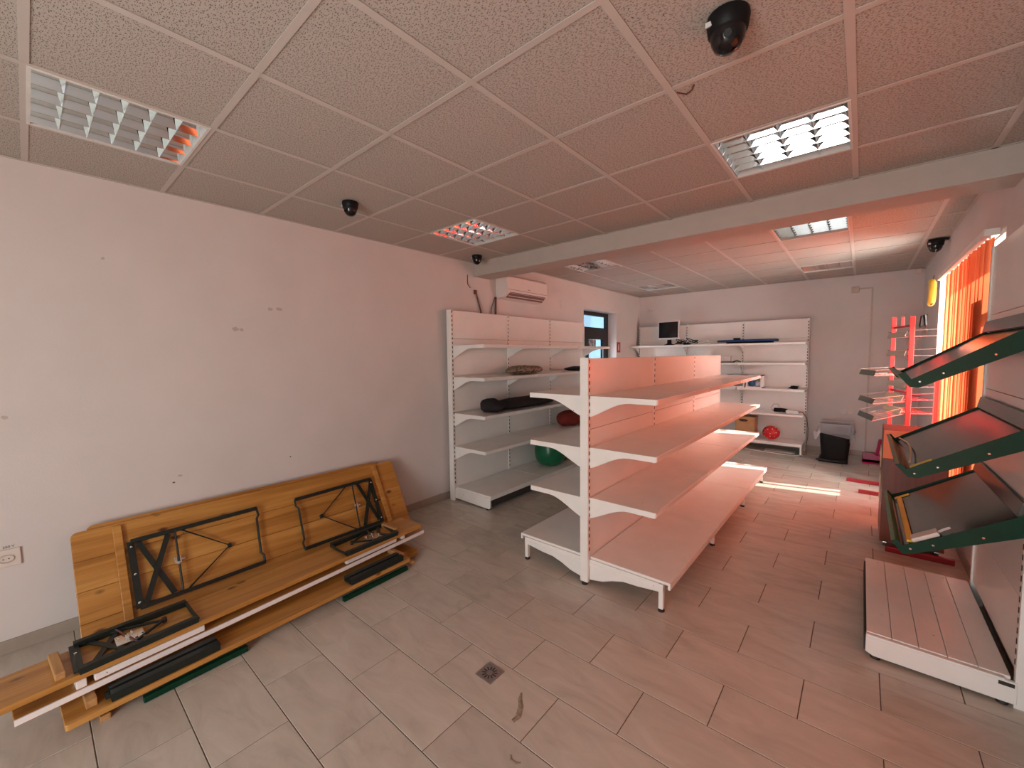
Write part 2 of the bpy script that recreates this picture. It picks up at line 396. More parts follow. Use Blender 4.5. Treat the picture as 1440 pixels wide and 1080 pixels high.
# baseboards: tiles of skirting
def baseboard(name, spans, axis, at, nrm):
    b0 = MB()
    root = None
    for (s0, s1) in spans:
        if axis == 1: b0.box((min(at, at+nrm*.004), s0, 0), (max(at, at+nrm*.004), s1, .074))
        else: b0.box((s0, min(at, at+nrm*.004), 0), (s1, max(at, at+nrm*.004), .074))
    root = struct(name, b0, 'grout')
    for (s0, s1) in spans:
        t = s0
        while t < s1-.01:
            u = min(t+.595, s1)
            p = MB()
            if axis == 1: p.box((min(at, at+nrm*.010), t+.0015, 0), (max(at, at+nrm*.010), u-.0015, .078))
            else: p.box((t+.0015, min(at, at+nrm*.010), 0), (u-.0015, max(at, at+nrm*.010), .078))
            p.build('skirting_tile', 'skirt', root, bevel=.0015); t = u
baseboard('baseboard_left', [(YF, DY0), (DY1, YB)], 1, XL, 1)
baseboard('baseboard_back', [(XL, XR)], 0, YB, -1)
baseboard('baseboard_right', [(YF, YB)], 1, XR, -1)

# suspended ceiling
ce = struct('ceiling', MB().box((XL-.25, YF-.25, ZT), (XR+.25, YB+.25, ZT+.1)), 'void')
LIGHTS = []
def ceiling_zone(xl0, yl0, sx, sy, ya, yb, z, lights):
    xs = [XL]; x = xl0
    while x-sx > XL+.05: x -= sx
    if x <= XL+.05: x += sx
    while x < XR-.03: xs.append(x); x += sx
    xs.append(XR)
    ys = [ya]; y = yl0
    while y-sy > ya+.05: y -= sy
    if y <= ya+.05: y += sy
    while y < yb-.03: ys.append(y); y += sy
    ys.append(yb)
    cache = {}
    for a, b_ in zip(xs, xs[1:]):
        for c, d in zip(ys, ys[1:]):
            mx, my = (a+b_)/2, (c+d)/2
            if any(abs(mx-l[0]) < .2 and abs(my-l[1]) < .2 for l in lights):
                LIGHTS.append((mx, my, z, b_-a, d-c)); continue
            key = (round(b_-a, 3), round(d-c, 3))
            if key not in cache:
                w_, d_ = b_-a-.014, d-c-.014
                t = MB().box((-w_/2, -d_/2, .0), (w_/2, d_/2, .014)); me = t.mesh('ceiling_tile'); me.materials.append(M['ceil']); cache[key] = me
            o = bpy.data.objects.new('ceiling_tile', cache[key]); COL.objects.link(o); o.parent = ce
            o.location = (mx+random.uniform(-.001, .001), my, z+.003+random.uniform(0, .0015))
    g = MB()
    for x in xs[1:-1]: 
        g = MB().box((x-.015, ya, z-.001), (x+.015, yb, z+.002)).box((x-.002, ya, z+.002), (x+.002, yb, z+.03)); g.build('main_runner', 'tbar', ce)
    for y in ys[1:-1]:
        g = MB()
        for a, b_ in zip(xs, xs[1:]): g.box((a+.015 if a > XL else a, y-.0135, z-.0004), (b_-.015, y+.0135, z+.002))
        g.build('cross_tee', 'tbar', ce)
    e = MB().box((XL, ya, z-.001), (XL+.022, yb, z+.002)).box((XR-.022, ya, z-.001), (XR, yb, z+.002))
    e.box((XL, ya, z-.001), (XR, ya+.018, z+.002)).box((XL, yb-.018, z-.001), (XR, yb, z+.002))
    e.build('edge_angle', 'tbar', ce)
ceiling_zone(-3.073, -.538, .6, .6, YF, YB0, HN, [(-2.77, .36), (-.37, 2.76), (-2.77, 2.76)])
ceiling_zone(-.13, 4.76, .6, .59, YB1, YB, HF, [(-.43, 5.05), (-.43, 7.4), (-2.83, 5.05), (-2.83, 7.4)])

# ------------------------------------------------------------------ louvred ceiling lights
LAB = {0: 'square louvred ceiling light nearest the camera, above the left wall and the leaning tables',
       1: 'square louvred ceiling light by the left dome camera, before the left wall shelving',
       2: 'brightest square louvred ceiling light, on the right just before the beam',
       3: 'louvred ceiling light beyond the beam on the left, in front of the air conditioner',
       4: 'farthest left louvred ceiling light, above the monitor shelf',
       5: 'louvred ceiling light beyond the beam on the right, in the orange lit tiles',
       6: 'farthest right louvred ceiling light, close to the back wall'}
def louvre_light(i, x, y, z, w_, d_):
    root = thing('ceiling_light', (x, y, z), LAB[i], 'ceiling light', 'square louvred ceiling lights')
    W, D = w_-.012, d_-.012
    h = MB(); t = .012
    h.box((x-W/2, y-D/2, z-.004), (x+W/2, y-D/2+t, z+.10)).box((x-W/2, y+D/2-t, z-.004), (x+W/2, y+D/2, z+.10))
    h.box((x-W/2, y-D/2+t, z-.004), (x-W/2+t, y+D/2-t, z+.10)).box((x+W/2-t, y-D/2+t, z-.004), (x+W/2, y+D/2-t, z+.10))
    h.box((x-W/2, y-D/2, z+.10), (x+W/2, y+D/2, z+.108)); h.build('housing', 'lampbox', root)
    n = 4; tw = (W-2*t)/n; y0, y1 = y-D/2+t, y+D/2-t
    for k in range(n):
        xc = x-W/2+t+tw*(k+.5)
        r = MB(); pr = []
        for j in range(-6, 7):
            u = j/6; pr.append((xc+u*tw/2*.985, z+.004+.074*(1-abs(u)**2.2)))
        vs = [(p[0], yy, p[1]) for yy in (y0, y1) for p in pr]; m_ = len(pr)
        r.add(vs, [(j, j+1, m_+j+1, m_+j) for j in range(m_-1)])
        r.build('reflector', 'mirror', root, smooth=True)
        MB().tube([(xc, y0+.01, z+.055), (xc, y1-.01, z+.055)], .013, 10).build('lamp_tube', 'tube', root, smooth=True)
    for k in range(1, 6):
        yy = y0+(y1-y0)*k/6+random.uniform(-.002, .002)
        b = MB()
        for q in range(n):
            xa = x-W/2+t+tw*q; xb = xa+tw
            ring = []
            for u in (0, .12, .3, .5, .7, .88, 1):
                X = xa+(xb-xa)*u; top = z+.004+.040*(1-abs(2*u-1)**2.2)
                ring.append((X, top))
            m_ = len(ring)
            vs = [(X, yy, z+.002) for X, T in ring]+[(X, yy-.0165*(T-z)/.044, T+.001) for X, T in ring]+[(X, yy+.0165*(T-z)/.044, T+.001) for X, T in ring]
            b.add(vs, [(j, j+1, m_+j+1, m_+j) for j in range(m_-1)]+[(j+1, j, 2*m_+j, 2*m_+j+1) for j in range(m_-1)])
        b.build('louvre_blade', 'mirror', root)
order = sorted(LIGHTS, key=lambda l: (l[2], l[0] > -1.5, l[1]))
for i, l in enumerate(order): louvre_light(i, *l)

# ------------------------------------------------------------------ dome cameras
def dome(loc, label, s=1, wall=False):
    root = thing('dome_camera', loc, label, 'security camera', 'black dome cameras')
    x, y, z = loc
    b = MB().lathe([(.058*s, 0), (.060*s, -.012*s), (.055*s, -.045*s), (.050*s, -.05*s)], loc, 24)
    b.build('base', 'black', root, smooth=True)
    MB().lathe([(.049*s, -.05*s), (.046*s, -.07*s), (.036*s, -.09*s), (.02*s, -.102*s), (.002, -.106*s)], loc, 24).build('dome_cover', 'dome', root, smooth=True)
    MB().tube([(x+.01*s, y-.038*s, z-.074*s), (x+.012*s, y-.05*s, z-.080*s)], .011*s, 12).build('lens', 'black', root, smooth=True)
    MB().box((x-.052*s, y-.045*s, z-.034*s), (x-.034*s, y-.0405*s, z-.020*s)).build('badge', 'silver', root)
    return root
dome((-.385, 1.60, HN), 'black dome camera at the top of the picture, nearest of the four', 1.12)
dome((-2.891, 1.60, HN), 'black dome camera on the ceiling near the left wall, left of the square light', .95)
dome((-3.353, 3.36, HN), 'small black dome camera at the left end of the beam, above the cables', .95)
wc = dome((.56, 6.42, HF-.02), 'black dome camera at the top of the right wall above the orange blinds', 1.15)
MB().box((.50, 6.38, HF-.02), (XR, 6.46, HF-.004)).build('bracket', 'black', wc)

# ------------------------------------------------------------------ rear door, outside, windows
dr = struct('door_1', MB().box((XL-.24, DY0, 0), (XL-.18, DY0+.07, DZ)).box((XL-.24, DY1-.07, 0), (XL-.18, DY1, DZ)).box((XL-.24, DY0+.07, DZ-.07), (XL-.18, DY1-.07, DZ))
            .box((XL-.24, DY0+.07, 2.05), (XL-.18, DY1-.07, 2.17)).box((XL-.24, DY0, -.002), (XL-.18, DY1, .03)), 'darkframe')
MB().box((XL-.215, DY0+.07, 2.17), (XL-.205, DY1-.07, DZ-.07)).build('transom_pane', 'doorglass', dr)
lf = MB().box((XL-.235, DY0+.07, .03), (XL-.175, DY0+.19, 2.05)).box((XL-.235, DY1-.20, .03), (XL-.175, DY1-.07, 2.05)).box((XL-.235, DY0+.19, 1.95), (XL-.175, DY1-.20, 2.05)).box((XL-.235, DY0+.19, .03), (XL-.175, DY1-.20, .16)).box((XL-.235, DY0+.36, .16), (XL-.175, DY0+.48, 1.95))
leaf = lf.build('door_leaf', 'darkframe', dr)
MB().box((XL-.212, DY0+.19, .16), (XL-.202, DY0+.36, 1.95)).build('pane', 'doorglass', leaf)
MB().box((XL-.212, DY0+.48, .16), (XL-.202, DY1-.20, 1.95)).build('pane', 'doorglass', leaf)
MB().box((XL-.200, DY0+.50, 1.76), (XL-.197, DY0+.78, 1.945)).build('sticker', 'sticker', leaf)
hd = MB().tube([(XL-.17, DY0+.13, 1.05), (XL-.12, DY0+.13, 1.05), (XL-.12, DY0+.25, 1.05)], .010, 8); hd.build('handle', 'steel', leaf, smooth=True)
fb = thing('neighbouring_building', (-6.5, 7.4, 0), 'pale neighbouring building seen through the rear door glass', 'building')
MB().box((-6.9, 1, -.1), (-6.5, 15, 5)).build('facade', 'facade', fb)
MB().tube([(-6.44, 8.55, 5), (-6.44, 8.55, 3.55), (-6.44, 9.0, 3.05), (-6.44, 9.0, 0)], .07, 10).build('downpipe', 'pipe', fb, smooth=True)
MB().box((-6.5, 10.2, .5), (-6.46, 11.4, 4.2)).build('wall_panel', 'silver', fb)
struct('ground', MB().box((-12, -14, -.30), (XL-.3, 22, -.12)).box((XR+.3, -14, -.30), (24, 22, -.12)).box((XL-.3, -14, -.3), (XR+.3, YF-.2, -.12)), 'ground')

def window(name, hole, bars):
    y0, y1, z0, z1 = hole; x = XR+.17
    f = MB().box((x-.03, y0, z0), (x+.03, y0+.06, z1)).box((x-.03, y1-.06, z0), (x+.03, y1, z1)).box((x-.03, y0+.06, z0), (x+.03, y1-.06, z0+.06)).box((x-.03, y0+.06, z1-.06), (x+.03, y1-.06, z1))
    for yy in bars: f.box((x-.03, yy-.03, z0+.06), (x+.03, yy+.03, z1-.06))
    o = struct(name, f, 'alu')
    ys = [y0+.06]
    for yy in bars: ys += [yy-.03, yy+.03]
    ys.append(y1-.06)
    for a, b_ in zip(ys[::2], ys[1::2]): MB().box((x-.004, a, z0+.06), (x+.004, b_, z1-.06)).build('pane', 'glass', o)
    MB().box((XR-.02, y0-.03, z0-.03), (x-.03, y1+.03, z0)).build('window_sill', 'alu', o)
    return o
w1 = window('window_1', W1, (4.55, 5.6)); w2 = window('added_window', W2, (2.0,))  # second window is unseen, added for red light on the near ceiling
# dark casement post with its handle rail behind the slats
cp = MB().box((XR-.020, 4.20, .56), (XR+.05, 4.47, 2.03)).box((XR-.018, 4.03, 1.885), (XR+.04, 4.20, 1.93)).box((XR-.018, 4.03, .56), (XR+.04, 4.20, .64))
cp.build('casement', 'dkframe', w1)
df = struct('door_2', MB().box((-1.5, YF-.16, 0), (-1.43, YF-.08, 2.2)).box((.33, YF-.16, 0), (.4, YF-.08, 2.2)).box((-1.43, YF-.16, 2.13), (.33, YF-.08, 2.2)).box((-.59, YF-.16, 0), (-.51, YF-.08, 2.13)), 'darkframe')
MB().box((-1.43, YF-.125, 0), (-.59, YF-.115, 2.13)).build('pane', 'glass', df); MB().box((-.51, YF-.125, 0), (.33, YF-.115, 2.13)).build('pane', 'glass', df)

def blinds(ya, yb, z0, z1, label, pale=0, deg=-14):
    root = thing('vertical_blind', (.60, (ya+yb)/2, z1), label, 'blind')
    MB().box((.565, ya-.05, z1+.01), (.635, yb+.05+pale*.14, z1+.055)).build('headrail', 'alu', root, bevel=.004)
    y = ya; k = 0; pitch = .118
    while y < yb+pale*.14:
        a = math.radians(deg+random.uniform(-5, 5)); hw = .0635
        dx, dy = hw*math.sin(a), hw*math.cos(a)
        mat = 'blind' if y < yb else 'blind_sunlit'
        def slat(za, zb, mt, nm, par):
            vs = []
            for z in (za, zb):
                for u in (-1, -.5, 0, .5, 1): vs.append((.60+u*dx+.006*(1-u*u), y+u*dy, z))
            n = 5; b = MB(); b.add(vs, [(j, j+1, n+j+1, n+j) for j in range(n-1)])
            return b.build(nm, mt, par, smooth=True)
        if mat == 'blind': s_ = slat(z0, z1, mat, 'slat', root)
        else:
            s_ = slat(1.62, z1, mat, 'slat', root); slat(z0, 1.62, 'blind_shaded', 'shaded_slat_end', s_)  # sunlit pink top and shaded red lower end painted into the slat colours
        MB().box((.597, y-.012, z1), (.603, y+.012, z1+.012)).build('slat_hook', 'alu', s_)
        y += pitch; k += 1
    return root
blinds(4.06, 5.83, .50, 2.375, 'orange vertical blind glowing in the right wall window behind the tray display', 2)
blinds(1.35, 2.65, .50, 2.375, 'unseen orange vertical blind beside the camera, added to redden the near ceiling', 0, 6)  # blind of the unseen added window

# ------------------------------------------------------------------ shop shelving
def curve_bracket(x0, x1, top, lip, root_h):
    """side profile (x,z): straight lip at the front, curving down to the upright"""
    pts = [(x0, top), (x1, top), (x1, top-lip)]
    n = 8
    for i in range(n+1):
        t = i/n; xx = x1+(x0-x1)*(.38+.62*t)
        s_ = t*t*(3-2*t)*.55+.45*t*t
        pts.append((xx, top-lip-(root_h-lip)*s_))
    return pts
def shelf_side(root, along, at, run, levels, x0, x1, base, xb, base_style, wall_side=1, open_last=True):
    """one face of shop shelving. along='y': units run along y at x0 (upright face) -> x1 (shelf front). along='x': the roles swap"""
    def PT(a, l, z): return (a, l, z) if along == 'y' else (l, a, z)
    def BOX(b, a0, a1, l0, l1, z0, z1):
        p, q = PT(a0, l0, z0), PT(a1, l1, z1)
        return b.box([min(u, v) for u, v in zip(p, q)], [max(u, v) for u, v in zip(p, q)])
    s = 1 if x1 > x0 else -1
    axis = 1 if along == 'y' else 0
    for i, (l0, l1) in enumerate(zip(run, run[1:])):
        for z in levels:
            b = MB(); BOX(b, x0+s*.004, x1, l0+.006, l1-.006, z-.018, z); BOX(b, x1-s*.016, x1, l0+.006, l1-.006, z-.036, z-.018)
            sh = b.build('shelf', 'white', root, bevel=.003)
            BOX(MB(), x1, x1+s*.0025, l0+.012, l1-.012, z-.032, z-.006).build('price_rail', 'panel', sh)
            for l in ((l0+.004), (l1-.006)):
                MB().prism(curve_bracket(x0, x1-s*.004, z-.001, .036, .15), axis, l-.002, l+.002).build('bracket', 'white', root)
        b = MB(); BOX(b, x0+s*.004, xb, l0+.004, l1-.004, base-.02, base); BOX(b, xb-s*.018, xb, l0+.004, l1-.004, base-.048, base-.02)
        b.build('base_deck', 'white', root, bevel=.004)
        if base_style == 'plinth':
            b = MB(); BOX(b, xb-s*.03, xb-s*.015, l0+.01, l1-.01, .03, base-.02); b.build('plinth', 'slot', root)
    for i, l in enumerate(run):
        lo = l if i < len(run)-1 else l-.03
        b = MB(); q = .03
        if base_style == 'legs':
            b.prism([(x0, base-.022), (xb-s*.05, base-.022), (xb-s*.05, base-.075), (x0+(xb-x0)*.62, base-.095), (x0+(xb-x0)*.45, base-.10), (x0+(xb-x0)*.30, base-.125), (x0+(xb-x0)*.18, base-.155), (x0, base-.175)], axis, lo+.002, lo+.012)
            b2 = MB(); BOX(b2, x0, xb-s*.045, lo-.002, lo+.016, base-.07, base-.045)
            fb_ = b.build('base_bracket', 'white', root, bevel=.002); b2.build('rib', 'white', fb_, bevel=.002)
            lg = MB(); BOX(lg, xb-s*.075, xb-s*.045, lo, lo+.03, .018, base-.022); lg.build('leg', 'white', root, bevel=.003)
            MB().lathe([(.020, 0), (.022, .008), (.012, .018)], PT(xb-s*.06, lo+.015, 0), 12).build('foot', 'rubber', root, smooth=True)
        else:
            b.prism([(x0-s*.03, .025), (x0-s*.03, base-.02), (xb-s*.006, base-.02), (xb-s*.006, .03), (xb-s*.02, .012)], axis, lo-.002, lo+.02)
            b.build('base_bracket', 'white', root, bevel=.003)
            MB().lathe([(.016, 0), (.016, .012)], PT(xb-s*.05, lo+.01, 0), 10).build('foot', 'rubber', root)
def slots(root, along, a, l, z0, z1, axis_face, w=.006):
    """dark slots of a perforated upright"""
    b = MB(); z = z0
    while z < z1:
        p = [a, l, z] if along == 'y' else [l, a, z]
        sx = (.0012, w/2) if axis_face == 0 else (w/2, .0012)
        b.box((p[0]-sx[0], p[1]-sx[1], z), (p[0]+sx[0], p[1]+sx[1], z+.026)); z += .05
    b.build('slots', 'slot', root, kind='stuff')

# middle gondola
GY = [2.55, 3.74, 4.92, 6.03]
gd = thing('gondola_shelving', (-1.483, 4.35, 0), 'freestanding double-sided white shop shelving in the middle of the tiled floor', 'shelving')
for i, y in enumerate(GY):
    yy = y-.028 if i == 0 else (y-.014 if i < 3 else y)
    up_ = MB().box((-1.514, yy, .02), (-1.452, yy+.028, 1.64)).build('upright', 'white', gd, bevel=.002)
    MB().lathe([(.022, 0), (.022, .01), (.012, .02)], (-1.483, yy+.014, 0), 12).build('foot', 'rubber', gd, smooth=True)
slots(gd, 'y', -1.4515, 2.545, .25, 1.62, 0, .010); slots(gd, 'y', -1.5145, 2.545, .25, 1.62, 0, .010)
for y in GY[1:3]: slots(gd, 'y', -1.4515, y, .25, 1.62, 0, .010)
for a, b_ in zip(GY, GY[1:]):
    for z0, z1 in ((.11, .62), (.623, 1.13), (1.133, 1.635)):
        for x0, x1 in ((-1.468, -1.456), (-1.510, -1.498)):
            MB().box((x0, a+.0035+(.012 if a > 2.6 else 0), z0), (x1, b_-.0035-(.012 if b_ < 6.0 else 0), z1)).build('back_panel', 'panel', gd, bevel=.002)
shelf_side(gd, 'y', 0, GY, [1.372, 1.005, .640], -1.452, -.975, .207, -.875, 'legs')
shelf_side(gd, 'y', 0, GY, [1.370, .995, .628], -1.514, -1.990, .206, -2.095, 'legs')

# shelving along the left wall
LY = [3.13, 4.09, 5.04, 6.00]
lw = thing('wall_shelving', (-3.3, 4.56, 0), 'tall white wall shelving along the left wall under the air conditioner', 'shelving')
for i, y in enumerate(LY):
    yy = y-.028 if i == 0 else (y-.014 if i < 3 else y)
    MB().box((-3.60, yy, .0), (-3.532, yy+.028, 2.185)).build('upright', 'white', lw, bevel=.002)
    if i < 3: slots(lw, 'y', -3.5315, yy+.022 if i == 0 else y, .2, 2.16, 0, .010)
for a, b_ in zip(LY, LY[1:]):
    for z0, z1 in ((.14, .60), (.603, 1.02), (1.023, 1.44), (1.443, 1.86), (1.863, 2.18)):
        MB().box((-3.552, a+.006+(.010 if a > 3.2 else 0), z0), (-3.540, b_-.006-(.010 if b_ < 5.9 else 0), z1)).build('back_panel', 'panel', lw, bevel=.002)
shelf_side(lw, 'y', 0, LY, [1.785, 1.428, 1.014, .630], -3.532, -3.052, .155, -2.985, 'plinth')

# shelving along the back wall
BX = [-3.60, -2.63, -1.65, -.68]
bw = thing('wall_shelving', (-2.1, 8.2, 0), 'white wall shelving along the back wall holding the monitor', 'shelving')
for i, x in enumerate(BX):
    xx = x if i == 0 else (x-.014 if i < 3 else x-.028)
    MB().box((xx, 8.39, 0), (xx+.028, 8.46, 2.225)).build('upright', 'white', bw, bevel=.002)
    slots(bw, 'x', 8.3895, xx+.014, .3, 2.2, 1, .012)
for a, b_ in zip(BX, BX[1:]):
    for z0, z1 in ((.17, .62), (.623, 1.06), (1.063, 1.50), (1.503, 1.90), (1.903, 2.22)):
        MB().box((a+.018, 8.398, z0), (b_-.018, 8.410, z1)).build('back_panel', 'panel', bw, bevel=.002)
shelf_side(bw, 'x', 0, BX, [1.826, 1.495, 1.065, .655], 8.39, 7.95, .19, 7.90, 'open')

# ------------------------------------------------------------------ sloping tray display at the right wall
td = thing('tray_display', (.33, 3.4, 0), 'white display stand with three sloping dark green trays by the right wall', 'display stand')
for y in (2.87, 3.915):
    MB().box((.592, y, 0), (.655, y+.03, 2.30)).build('upright', 'white', td, bevel=.002)
slots(td, 'y', .5915, 2.893, .2, 2.28, 0, .010)
for z0, z1 in ((.155, .50), (.503, .96), (.963, 1.42), (1.423, 1.875), (1.878, 2.295)):
    MB().box((.600, 2.903, z0), (.612, 3.913, z1)).build('back_panel', 'panel', td, bevel=.0025)
# low plank base
for y, n_ in ((2.862, 'base_side'), (3.92, 'base_side')):
    MB().prism([(.068, .035), (.068, .125), (.60, .125), (.60, .02), (.10, .02)], 1, y, y+.022).build(n_, 'white', td, bevel=.003)
    MB().box((.068, y-.004, .118), (.56, y+.022, .134)).build('base_lip', 'white', td, bevel=.003)
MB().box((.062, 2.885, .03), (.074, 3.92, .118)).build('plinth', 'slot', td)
for k in range(5):
    xa = .070+k*.1025
    MB().box((xa+.001, 2.886, .118), (xa+.1012, 3.94, .138)).build('deck_plank', 'white', td, bevel=.002)
for y in (2.89, 3.90):
    for x in (.11, .56): MB().lathe([(.022, 0), (.022, .012), (.012, .03)], (x, y, 0), 12).build('foot', 'rubber', td, smooth=True)
MB().box((.540, 2.859, .100), (.590, 2.863, .117)).build('bracket_slot', 'slot', td)
T1 = [(.143, 1.540), (.170, 1.554), (.194, 1.517), (.220, 1.534), (.592, 1.782), (.592, 1.676), (.221, 1.474), (.188, 1.477)]
T2 = [(.149, 1.073), (.173, 1.080), (.195, 1.052), (.241, 1.085), (.592, 1.312), (.592, 1.212), (.240, 1.015), (.200, 1.013)]
T3 = [(.149, .662), (.174, .675), (.194, .650), (.257, .684), (.592, .906), (.592, .800), (.228, .613), (.195, .606)]
for P in (T1, T2, T3):
    y0, y1 = 2.90, 3.915
    tr = MB(); a, b_, c, d = P[0], P[7], P[4], P[6]
    # sloping bottom sheet, 12 mm under the side plates' top edge
    tr.prism([(P[2][0]+.004, P[2][1]-.016), (P[3][0], P[3][1]-.014), (P[4][0]-.004, P[4][1]-.014), (P[4][0]-.004, P[4][1]-.022), (P[3][0], P[3][1]-.022), (P[2][0]+.004, P[2][1]-.024)], 1, y0+.004, y1-.004)
    t_ = tr.build('tray', 'tray', td)
    lip = MB().prism([(P[0][0], P[0][1]), (P[1][0]-.008, P[1][1]-.004), (P[2][0]-.004, P[2][1]-.016), (P[7][0], P[7][1]+.012)], 1, y0+.003, y1-.003)
    lip.build('tray_lip', 'tray_lip', t_, bevel=.002)
    for y in (y0, y1-.004):
        sp = MB().prism(P, 1, y, y+.004).build('side_plate', 'tray_side', td)
        if y == y0:
            for sx, so in ((.224, .030), (.305, .030), (.470, .030)):
                zt = P[6][1]+(P[5][1]-P[6][1])*(sx-P[6][0])/(P[5][0]-P[6][0])+so
                MB().lathe([(.0055, -.002), (.0055, .002), (.003, .004)], (0, 0, 0), 8, Matrix.Translation((sx, y-.002, zt)) @ Matrix.Rotation(PI/2, 4, 'X')).build('screw', 'chrome', sp)
    MB().prism([(P[4][0]-.024, P[4][1]-.012), (P[4][0]-.002, P[4][1]-.012), (P[4][0]-.002, P[4][1]+.055), (P[4][0]-.010, P[4][1]+.055)], 1, y0+.004, y1-.004).build('back_stop', 'tray', td)
def on_tray(P, x, up_=0): return P[3][1]+(P[4][1]-P[3][1])*(x-P[3][0])/(P[4][0]-P[3][0])-.014+up_
# things lying on the trays
def tray_bar(P, xa, xb, y, w_, label, h=.004):
    b = MB(); b.beam((xa, y, on_tray(P, xa, h/2+.004)), (xb, y, on_tray(P, xb, h/2+.004)), w_, h)
    return single(b, 'plastic_strip', 'yellow', label, 'strip')
tray_bar(T2, .208, .288, 2.95, .035, 'yellow strip lying at the near end of the middle green tray')
tray_bar(T3, .205, .275, 3.84, .035, 'yellow strip lying across the far end of the lowest green tray')
b = MB(); b.tube([(.212+.006*math.sin(t*PI)*4, 3.82-.80*t, on_tray(T2, .23, .006+.02*math.sin(t*PI))) for t in [i/12 for i in range(13)]], .004, 6)
single(b, 'measuring_tape', 'cream', 'thin pale tape bent along the front of the middle green tray', 'tape', smooth=True)
ru = thing('measuring_strip', (.225, 3.3, on_tray(T3, .225)), 'yellow strip with black ticks along the front of the lowest green tray', 'strip')
MB().box((.213, 2.95, on_tray(T3, .225, .008)), (.237, 3.80, on_tray(T3, .225, .020))).build('strip', 'yellow', ru)
b = MB()
for k in range(28): b.box((.2372, 2.97+k*.029, on_tray(T3, .225, .009)), (.2384, 2.985+k*.029, on_tray(T3, .225, .019)))
b.build('ticks', 'black', ru, kind='stuff')
pg = thing('price_tag_box', (.30, 2.96, on_tray(T3, .3)), 'small pinkish white box with a clear spike on the lowest green tray', 'box')
sl = math.atan2(T3[4][1]-T3[3][1], T3[4][0]-T3[3][0])
mm = Matrix.Translation((.238, 2.965, on_tray(T3, .238, .005))) @ Matrix.Rotation(-sl, 4, 'Y')
MB().box((0, -.035, 0), (.115, .035, .022), mm).build('box', 'paper', pg, bevel=.004)
MB().tube([mm @ Vector(p) for p in ((.115, 0, .012), (.14, .005, .014), (.165, .015, .012))], .006, 6).build('spike', 'silver', pg, smooth=True)

# ------------------------------------------------------------------ folding tables leaning on the left wall
def frame_at(o, x, y, z):
    m = Matrix((Vector(x), Vector(y), Vector(z))).transposed().to_4x4(); m.translation = o; return m
TX, TY, TZ = (0, 1, 0), (-.4808, 0, .8768), (.8768, 0, .4808)
def rounded(x0, y0, x1, y1, rs):
    """outline with corner radii rs = (bl, br, tr, tl)"""
    out = []
    for (cx, cy, r, a0) in ((x0, y0, rs[0], PI), (x1, y0, rs[1], 1.5*PI), (x1, y1, rs[2], 0), (x0, y1, rs[3], .5*PI)):
        if r == 0: out.append((cx, cy)); continue
        ox = cx+(r if cx == x0 else -r); oy = cy+(r if cy == y0 else -r)
        for k in range(5): t = a0+k*PI/8; out.append((ox+r*math.cos(t), oy+r*math.sin(t)))
    return out
def table(o, L, Wd, label, full):
    m = frame_at(o, TX, TY, TZ)
    root = thing('folding_table', o, label, 'table', 'folding tables leaning on the left wall', m)
    n = 4
    for k in range(n):
        a, b_ = Wd*k/n, Wd*(k+1)/n; R = .03
        MB().prism(rounded(0, a+.0006, L, b_-.0006, (R if k == 0 else 0, R if k == 0 else 0, R if k == n-1 else 0, R if k == n-1 else 0)), 2, -.027, 0).build('plank', 'pine_x', root, bevel=.003)
    for s in (.178, L-.235): MB().box((s, .03, 0), (s+.042, Wd-.02, .024)).build('batten', 'pine_x', root, bevel=.003) if full else None
    return root
t1 = table((-3.222, .106, .014), 2.2, .705, 'varnished pine folding table leaning in front, black leg frames folded on its underside', True)
table((-3.222-.8768*.031-.4808*.035, .176, .014-.4808*.031+.8768*.035), 1.97, .70, 'varnished pine table leaning behind the front table, only its top edge showing', False)
